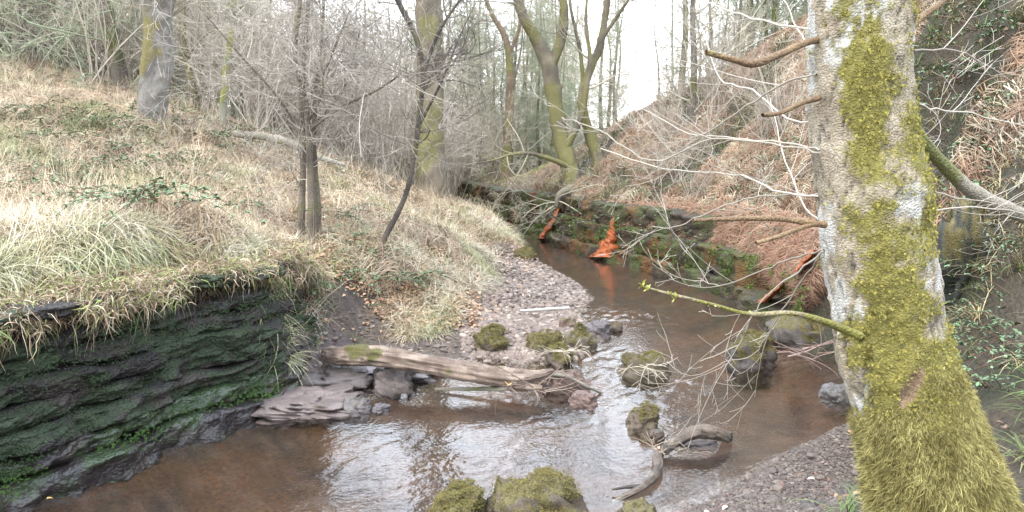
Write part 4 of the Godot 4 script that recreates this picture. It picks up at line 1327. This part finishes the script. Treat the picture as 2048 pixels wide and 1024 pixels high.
func build_stones() -> void:
	tuft_small = moss_tuft()
	var brown := Color(0.15, 0.11, 0.08)
	var grey := Color(0.2, 0.175, 0.165)
	var pink := Color(0.26, 0.175, 0.14)
	boulder("mossy_boulder", "large rounded moss covered boulder at the near water edge, bigger of two", 1075, 1045, 175, 84, 0.8, 1, 1.0, brown, 2.4, 0.3, true)
	boulder("mossy_boulder", "moss covered boulder beside the larger one at near water edge", 918, 1045, 125, 58, 0.9, 2, 1.1, brown, 2.2, 1.0, true)
	boulder("mossy_boulder", "low mossy stone just breaking the water below the sunken forked branch", 1275, 1036, 70, 24, 0.9, 3, 0.9, brown)
	boulder("mossy_boulder", "tall olive mossy boulder at the log's broken end", 1092, 706, 76, 40, 0.9, 4, 1.15, brown, 2.2, 0.4, true)
	boulder("mossy_boulder", "brown rounded boulder beside the olive boulder near the log", 1160, 694, 64, 36, 0.9, 5, 0.75, Color(0.2, 0.16, 0.11), 2.3, 0.8, true)
	boulder("mossy_boulder", "grassy mossy boulder behind the middle of the log", 985, 705, 74, 42, 0.9, 6, 0.95, brown, 2.2, 0.2, true)
	boulder("mossy_boulder", "lower mossy stone with dead twigs in front of the olive boulder", 1118, 725, 80, 30, 0.7, 7, 0.9, brown, 2.2, 1.4, true)
	boulder("mossy_boulder", "long low rock with pale twigs amid the stream", 1287, 748, 92, 36, 0.55, 8, 0.7, Color(0.19, 0.15, 0.1), 2.6, -0.2, true)
	boulder("mossy_boulder", "round brown boulder in the stream above the arched branch", 1286, 855, 70, 38, 0.85, 9, 0.6, Color(0.2, 0.15, 0.1), 2.3, 0.5, true)
	boulder("stone", "small dark stone against the end of the arched branch", 1312, 878, 34, 16, 0.9, 10, 0.1, brown, 2.3, 0.0, false, true)
	boulder("mossy_boulder", "square mossy boulder under the hanging pale twigs", 1502, 728, 92, 52, 0.85, 11, 0.95, Color(0.12, 0.1, 0.09), 3.0, 0.4, true)
	boulder("mossy_boulder", "wide flat topped mossy boulder behind the trunk at far shore", 1620, 690, 150, 48, 0.7, 12, 0.85, Color(0.17, 0.15, 0.13), 3.2, -0.2, true)
	boulder("stone", "smooth grey stone in the water beside the mossy trunk", 1678, 797, 76, 24, 0.7, 13, -0.4, Color(0.22, 0.2, 0.19), 2.2, 0.2, false, true)
	boulder("mossy_boulder", "small green mossy boulder at the upstream gravel point", 1048, 516, 46, 17, 0.8, 14, 1.2, brown, 2.2, 0.0, true)
	boulder("flat_rock", "tilted pale wedge of rock jutting over the pool", 788, 770, 78, 36, 0.8, 15, -0.2, Color(0.3, 0.25, 0.23), 3.5, 0.3)
	boulder("stone", "grey stone with mossy top at the shelf edge", 716, 826, 56, 26, 0.8, 16, 0.35, Color(0.24, 0.21, 0.2), 2.8, 0.2, false, true)
	boulder("stone", "small wet stone next to the mossy topped grey stone", 762, 822, 38, 12, 0.8, 17, -0.4, Color(0.2, 0.17, 0.17), 2.6, 0.9, false, true)
	boulder("stone", "tiny pale pebble alone in the brown pool", 808, 796, 14, 7, 0.8, 18, -0.5, Color(0.3, 0.29, 0.28), 2.2, 0.0, false, true)
	boulder("flat_rock", "flat pink brown slab under the tip of the twig pile", 1132, 782, 84, 34, 0.8, 19, 0.1, pink, 3.2, 0.15)
	boulder("flat_rock", "pinkish grey block of rock in the current by the twig pile", 1168, 806, 52, 18, 0.6, 20, -0.5, Color(0.3, 0.2, 0.165), 5.0, -0.4, false, true)
	boulder("flat_rock", "grey angular block at the gravel point beside the riffle", 1190, 668, 56, 20, 0.6, 21, -0.3, Color(0.24, 0.21, 0.21), 4.0, 0.2)
	boulder("stone", "small mossy stone at the tail of the riffle", 1228, 662, 28, 13, 0.9, 22, 0.5, brown)
	boulder("stone", "dark low stone in the shallow far riffle", 1035, 487, 22, 9, 0.9, 23, 0.0, brown, 2.3, 0.0, false, true)
	boulder("flat_rock", "weathered brown rock beneath the arched branch", 1395, 893, 80, 4, 0.9, 24, -0.4, Color(0.17, 0.12, 0.1), 2.4, 0.0, false, true)
	boulder("mossy_boulder", "mossy stone in the middle of the gravel bar", 1135, 657, 36, 18, 0.9, 25, 0.6, pink)
	boulder("flat_rock", "broad flat wet slab of the rock shelf meeting the brown pool", 610, 822, 190, 22, 0.9, 31, -0.6, Color(0.3, 0.235, 0.215), 5.0, 0.1, false, true)
	boulder("flat_rock", "long flat grey slab under the log beside the tilted wedge", 790, 748, 170, 16, 0.8, 32, -0.6, Color(0.32, 0.28, 0.275), 5.0, -0.1, false, true)
	boulder("flat_rock", "low dark layered slab between the mud runnel and the shelf", 660, 772, 150, 24, 0.8, 33, -0.4, Color(0.17, 0.14, 0.13), 4.5, 0.25, false, true)
	boulder("rock_outcrop", "tall dark green stained rock face low on the steep bank", 1940, 560, 120, 130, 0.6, 35, 0.85, Color(0.07, 0.075, 0.06), 2.6, 0.2, false, false, 0.5)
	# gravel bars: picked out stones are parts, the fine rest is one mass
	var stones := []
	for k in 6:
		var g := Geo.new()
		var nu := 8; var nv := 6
		var off := Vector3(k * 9.1, k, 0)
		for y in nv:
			for x in nu + 1:
				var a := TAU * (x % nu) / nu
				var b := PI * y / (nv - 1) - PI / 2
				var d := Vector3(cos(a) * cos(b), sin(b), sin(a) * cos(b))
				var l := pow(pow(absf(d.x), 3.0) + pow(absf(d.y), 3.0) + pow(absf(d.z), 3.0), -1.0 / 3.0)
				var q := d * l * (1.0 + 0.35 * nz.get_noise_3dv(d * 1.1 + off))
				var sh := 1.0 + 0.3 * nq.get_noise_3dv(d * 3 + off)
				g.vert(Vector3(q.x, q.y * 0.42, q.z * 0.72), d, Color(sh, sh, sh))
		g.grid(0, nu + 1, nv)
		g.smooth()
		stones.append(g.mesh())
	for bar in 3:
		var t := Node3D.new()
		t.name = ["gravel_bar", "gravel_spit", "rock_shelf"][bar]
		add_child(t)
		tag(t, ["pale stony gravel bar between grassy bank and riffle", "dark fine gravel spit beside the mossy trunk", "wet pinkish rock shelf strewn with stones by the log"][bar], ["gravel bar", "gravel bar", "rock shelf"][bar], "", "structure")
		var area: Array = [[925, 1210, 470, 722], [1240, 1900, 862, 1060], [470, 930, 640, 835]][bar]
		var big := 0
		var xf := []; var cols := []
		var tries := 0
		var want: int = [12000, 13000, 900][bar]
		while xf.size() < want and tries < want * 12:
			tries += 1
			var p := on(rr(area[0], area[1]), rr(area[2], area[3]), 0.08)
			var s := near_shore(p.x, p.z)
			p.y = ground(p.x, p.z)
			if s[0] < -0.12 or p.y < -0.06 or p.y > 0.42: continue
			if bar == 0 and (s[2] == 3): continue
			if s[0] < 0 and rng.randf() < 0.6: continue
			var size := 0.011 + 0.03 * pow(rng.randf(), 3.0)
			if bar == 0: size *= 1.35
			if bar == 1: size *= 0.5
			var tone := rng.randf()
			var c := Color(0.48, 0.36, 0.285).lerp(Color(0.25, 0.19, 0.16), tone)
			if rng.randf() < 0.14: c = Color(0.64, 0.52, 0.43)
			c = c * [0.86, 0.46, 0.68][bar]
			if bar == 1 and rng.randf() < 0.02: c = Color(0.34, 0.18, 0.12)
			c.a = 1.0
			var isbig: bool = big < [280, 40, 30][bar] and rng.randf() < (0.1 if bar == 0 else 0.03)
			if isbig: size = rr(0.03, 0.075) if bar == 0 else rr(0.025, 0.05)
			var b := Basis.from_euler(Vector3(rr(-0.4, 0.4), rr(0, TAU), rr(-0.4, 0.4))).scaled(Vector3.ONE * size)
			var x3 := Transform3D(b, p + Vector3.UP * size * 0.15)
			if isbig:
				var o := MeshInstance3D.new()
				o.name = "stone"
				o.mesh = stones[rng.randi() % 6]
				o.material_override = stone_mat(tone, 0.55 if bar == 1 else 1.0)
				o.transform = x3
				t.add_child(o, true)
				big += 1
			else:
				xf.append(x3); cols.append(c)
		scatter("gravel", stones[bar], M.stone, xf, cols, t)

var stone_mats := {}
func stone_mat(tone: float, share: float) -> Material:
	var k := int(tone * 5) + (10 if share < 1.0 else 0)
	if not stone_mats.has(k):
		var m: StandardMaterial3D = M.stone.duplicate()
		m.albedo_color = Color(0.44, 0.335, 0.27).lerp(Color(0.21, 0.165, 0.14), (k % 10) / 4.0).linear_to_srgb() if share == 1.0 else Color(0.25, 0.19, 0.155).lerp(Color(0.12, 0.1, 0.09), (k % 10) / 4.0).linear_to_srgb()
		stone_mats[k] = m
	return stone_mats[k]

func build_wood() -> void:
	var wood := {"a": Color(0.48, 0.37, 0.29), "b": Color(0.24, 0.17, 0.13), "m": Color(0.17, 0.16, 0.05), "mt": 0.24, "f": 5.0, "mf": 2.2}
	# main log
	var lp := [[on(652, 708, 0.24), 0.06], [on(672, 710, 0.26), 0.085], [on(710, 712, 0.28), 0.1], [on(760, 714, 0.28), 0.1], [on(850, 728, 0.25), 0.09], [on(940, 744, 0.21), 0.088], [on(1010, 755, 0.18), 0.085], [on(1058, 754, 0.18), 0.06], [on(1106, 742, 0.2), 0.02]]
	var o: Vector3 = lp[3][0]
	o.y = 0.0
	var t := base("fallen_log", "long weathered barkless log lying from mud bank to mossy boulders", "log", o)
	var g := Geo.new()
	limb(g, local(lp, o), 44, wood, 16, 0.06, 0.3)
	obj("log_body", g.mesh(), M.wood, t)
	g = Geo.new()
	limb(g, local([[on(985, 757, 0.13), 0.055], [on(1030, 770, 0.11), 0.05], [on(1085, 776, 0.1), 0.02]], o), 24, wood, 8, 0.1, 0.35)
	obj("broken_splinter", g.mesh(), M.wood, t)
	# twig pile in front of it
	var bp := [[on(870, 778, 0.02), 0.012], [on(960, 778, 0.05), 0.02], [on(1020, 775, 0.1), 0.022], [on(1075, 752, 0.16), 0.02], [on(1130, 752, 0.16), 0.016], [on(1180, 776, 0.07), 0.014], [on(1208, 788, -0.02), 0.01]]
	o = bp[3][0]; o.y = 0
	t = base("driftwood_branch", "thin curved pale branch lying across the twig pile", "branch", o)
	g = Geo.new()
	limb(g, local(bp, o), 8, PALE, 8, 0.15)
	obj("branch_body", g.mesh(), M.wood, t)
	g = Geo.new()
	for k in 44:
		var p := on(rr(985, 1140), rr(755, 792), rr(0.02, 0.1))
		grow(g, p - o, Vector3(rr(-1, 1), rr(-0.05, 0.3), rr(-0.4, 0.4)), rr(0.2, 0.5), rr(0.004, 0.009), 1, opts(Color(0.14, 0.1, 0.08), Color(0.3, 0.23, 0.18), -0.03, [0, 3, 3, 3]))
	obj("dead_twigs", g.mesh(), M.twig, t)
	# driftwood branch: forked tail in the water, then a low arch
	bp = [[on(1225, 1006, -0.02), 0.012], [on(1270, 982, 0.02), 0.022], [on(1300, 962, 0.03), 0.03], [on(1317, 935, 0.035), 0.032], [on(1314, 912, 0.04), 0.03], [on(1334, 896, 0.06), 0.036], [on(1360, 878, 0.1), 0.042], [on(1392, 864, 0.13), 0.044], [on(1425, 864, 0.12), 0.043], [on(1450, 872, 0.06), 0.042], [on(1456, 872, -0.06), 0.036]]
	o = bp[4][0]; o.y = 0
	t = base("arched_branch", "crooked grey driftwood branch arching out of the stream with forked sunken tail", "branch", o)
	g = Geo.new()
	limb(g, local(bp, o), 28, {"a": Color(0.26, 0.2, 0.155), "b": Color(0.1, 0.08, 0.065), "m": Color(0.3, 0.27, 0.2), "mt": 0.2, "f": 6.0, "mf": 5.0}, 12, 0.1, 0.35)
	obj("branch_body", g.mesh(), M.wood, t)
	g = Geo.new()
	limb(g, local([[on(1285, 972, 0.03), 0.02], [on(1255, 974, 0.035), 0.014], [on(1225, 979, 0.03), 0.007]], o), 8, DARK, 6, 0.15)
	obj("fork", g.mesh(), M.wet_wood, t)
	g = Geo.new()
	for k in 12:
		grow(g, on(rr(1302, 1330), rr(890, 908), 0.05) - o, Vector3(rr(-1, 1), rr(-0.1, 0.5), rr(-0.5, 0.5)), rr(0.08, 0.2), 0.003, 1, opts(Color(0.2, 0.15, 0.11), Color(0.45, 0.37, 0.27), -0.05, [0, 3, 3, 3]))
	obj("caught_twigs", g.mesh(), M.twig, t)
	# pale peeled stick on the gravel bar
	bp = [[on(1040, 622, 0.16), 0.018], [on(1090, 619, 0.17), 0.024], [on(1138, 616, 0.17), 0.022]]
	o = bp[1][0]; o.y = 0.1
	t = base("peeled_stick", "short white peeled stick lying on the gravel bar", "stick", o)
	g = Geo.new()
	limb(g, local(bp, o), 8, {"a": Color(0.75, 0.72, 0.66), "b": Color(0.62, 0.58, 0.5), "m": Color(0.6, 0.55, 0.45), "mt": 0.4, "f": 5.0, "mf": 3.0}, 5, 0.08)
	obj("stick_body", g.mesh(), M.wood, t)
	# fallen bough behind the slender stems
	bp = [[at(470, 268, 14), 0.06], [at(520, 272, 13.8), 0.07], [at(580, 286, 13.6), 0.07], [at(630, 312, 13.5), 0.05], [at(690, 330, 13.5), 0.03]]
	o = bp[2][0]
	t = base("fallen_bough", "pale fallen bough arched above the grass behind slender stems", "branch", o)
	g = Geo.new()
	limb(g, local(bp, o), 10, PALE, 8, 0.15)
	obj("bough_body", g.mesh(), M.wood, t)
	# twigs and roots by the square boulder
	o = on(1600, 705)
	t = base("washed_roots", "tangle of brown washed roots beside the square mossy boulder", "roots", o)
	g = Geo.new()
	for k in 14:
		grow(g, on(rr(1560, 1680), rr(695, 715), 0.05) - o, Vector3(rr(-1, 1), rr(0, 0.25), rr(-0.3, 0.3)), rr(0.25, 0.7), rr(0.006, 0.014), 1, opts(Color(0.16, 0.1, 0.08), Color(0.3, 0.21, 0.18), -0.04, [0, 3, 3, 3]))
	obj("root_strands", g.mesh(), M.twig, t)
	# twigs lying on the boulders
	for e in [[1287, 735, 0.13, "pale dead twig spray lying on the long low rock"], [1120, 705, 0.2, "pale dead twig spray lying on the olive boulder"]]:
		o = on(e[0], e[1], e[2])
		t = base("twig_spray", e[3], "twigs", o)
		g = Geo.new()
		for k in 7:
			grow(g, Vector3(rr(-0.12, 0.12), 0.03, rr(-0.05, 0.1)), Vector3(rr(-1, 1), rr(-0.1, 0.2), rr(0, 0.6)), rr(0.2, 0.4), 0.004, 1, opts(Color(0.4, 0.34, 0.26), Color(0.55, 0.48, 0.38), -0.05, [0, 3, 3, 3]))
		obj("twigs", g.mesh(), M.twig, t)
	# single fallen leaves one can pick out
	var lm := Geo.new()
	leaf(lm, Vector3.ZERO, Vector3(0, 0, 1), Vector3.UP, 1.0, 0.62, Color.WHITE)
	var lmesh := lm.mesh()
	for e in [[1018, 772, 0.14, 0.12, Color(0.6, 0.42, 0.2), "large yellow tan leaf caught on the twig pile"], [1630, 958, 0.09, 0.05, Color(0.65, 0.55, 0.42), "pale cream leaf in the middle of the dark gravel spit"], [1412, 1020, 0.06, 0.05, Color(0.7, 0.62, 0.48), "pale leaf at the tip of the dark gravel spit"], [1455, 1012, 0.06, 0.05, Color(0.68, 0.5, 0.4), "pinkish leaf near the tip of the dark gravel spit"], [92, 998, 0.02, 0.05, Color(0.6, 0.4, 0.16), "yellow leaf on the water by the rock bank"], [1700, 905, 0.1, 0.06, Color(0.5, 0.22, 0.14), "russet leaf beside the trunk on gravel spit"], [1318, 898, 0.08, 0.07, Color(0.6, 0.3, 0.2), "russet leaf caught on foot of the arched branch"]]:
		var q := on(e[0], e[1], e[2])
		q.y = maxf(q.y, ground(q.x, q.z) + 0.02)
		var m: StandardMaterial3D = M.leaf.duplicate()
		m.albedo_color = e[4].linear_to_srgb()
		var lf := obj("fallen_leaf", lmesh, m)
		lf.position = q
		lf.rotation = Vector3(rr(-0.2, 0.4), rr(0, TAU), rr(-0.3, 0.3))
		lf.scale = Vector3.ONE * e[3]
		tag(lf, e[5], "leaf")

# ---------------------------------------------------------------- scene
func _ready() -> void:
	var cam := Camera3D.new()
	cam.name = "camera"
	cam.fov = 36.0
	cam.near = 0.05
	cam.far = 600.0
	add_child(cam)
	cam.position = Vector3(0, CAM_H, 0)
	cam.rotation = Vector3(-PITCH, 0, 0)
	cam.current = true
	var env := Environment.new()
	env.background_mode = Environment.BG_SKY
	var skym := ProceduralSkyMaterial.new()
	skym.sky_top_color = Color(0.88, 0.93, 1.0)
	skym.sky_horizon_color = Color(1.0, 1.0, 1.0)
	skym.sky_curve = 0.2
	skym.ground_bottom_color = Color(0.3, 0.27, 0.23)
	skym.ground_horizon_color = Color(0.6, 0.6, 0.6)
	skym.sun_angle_max = 0.1
	env.sky = Sky.new()
	env.sky.sky_material = skym
	env.background_energy_multiplier = 2.4
	env.tonemap_mode = Environment.TONE_MAPPER_LINEAR
	env.tonemap_exposure = 2.35
	env.sdfgi_enabled = true
	env.ssao_enabled = true
	env.ssil_enabled = true
	var we := WorldEnvironment.new()
	we.name = "environment"
	we.environment = env
	add_child(we)
	var sun := DirectionalLight3D.new()
	sun.name = "sun"
	sun.light_energy = 0.5
	sun.light_angular_distance = 10.0
	sun.light_color = Color(1.0, 0.96, 0.9)
	sun.shadow_enabled = true
	add_child(sun)
	sun.rotation = Vector3(deg_to_rad(-52), deg_to_rad(-35), 0)

	rng.seed = 4711
	for e in [[nz, 1.0, 3, 1], [nq, 1.0, 3, 77]]:
		e[0].noise_type = FastNoiseLite.TYPE_SIMPLEX_SMOOTH
		e[0].frequency = 1.0
		e[0].fractal_octaves = e[2]
		e[0].seed = e[3]
	nc.noise_type = FastNoiseLite.TYPE_CELLULAR
	nc.cellular_return_type = FastNoiseLite.RETURN_CELL_VALUE
	nc.frequency = 1.0
	nc.fractal_type = FastNoiseLite.FRACTAL_NONE
	make_materials()
	var t0 := Time.get_ticks_msec()
	setup_terrain()
	build_ground()
	build_water()
	print("terrain ", Time.get_ticks_msec() - t0)
	build_left_cliff()
	build_right_cliff()
	print("cliffs ", Time.get_ticks_msec() - t0)
	build_trees()
	print("trees ", Time.get_ticks_msec() - t0)
	build_near_tree()
	print("near ", Time.get_ticks_msec() - t0)
	build_stones()
	build_wood()
	print("stones ", Time.get_ticks_msec() - t0)
	build_grass()
	build_tussocks()
	build_bracken()
	build_leaf_litter()
	build_brambles()
	print("plants ", Time.get_ticks_msec() - t0)
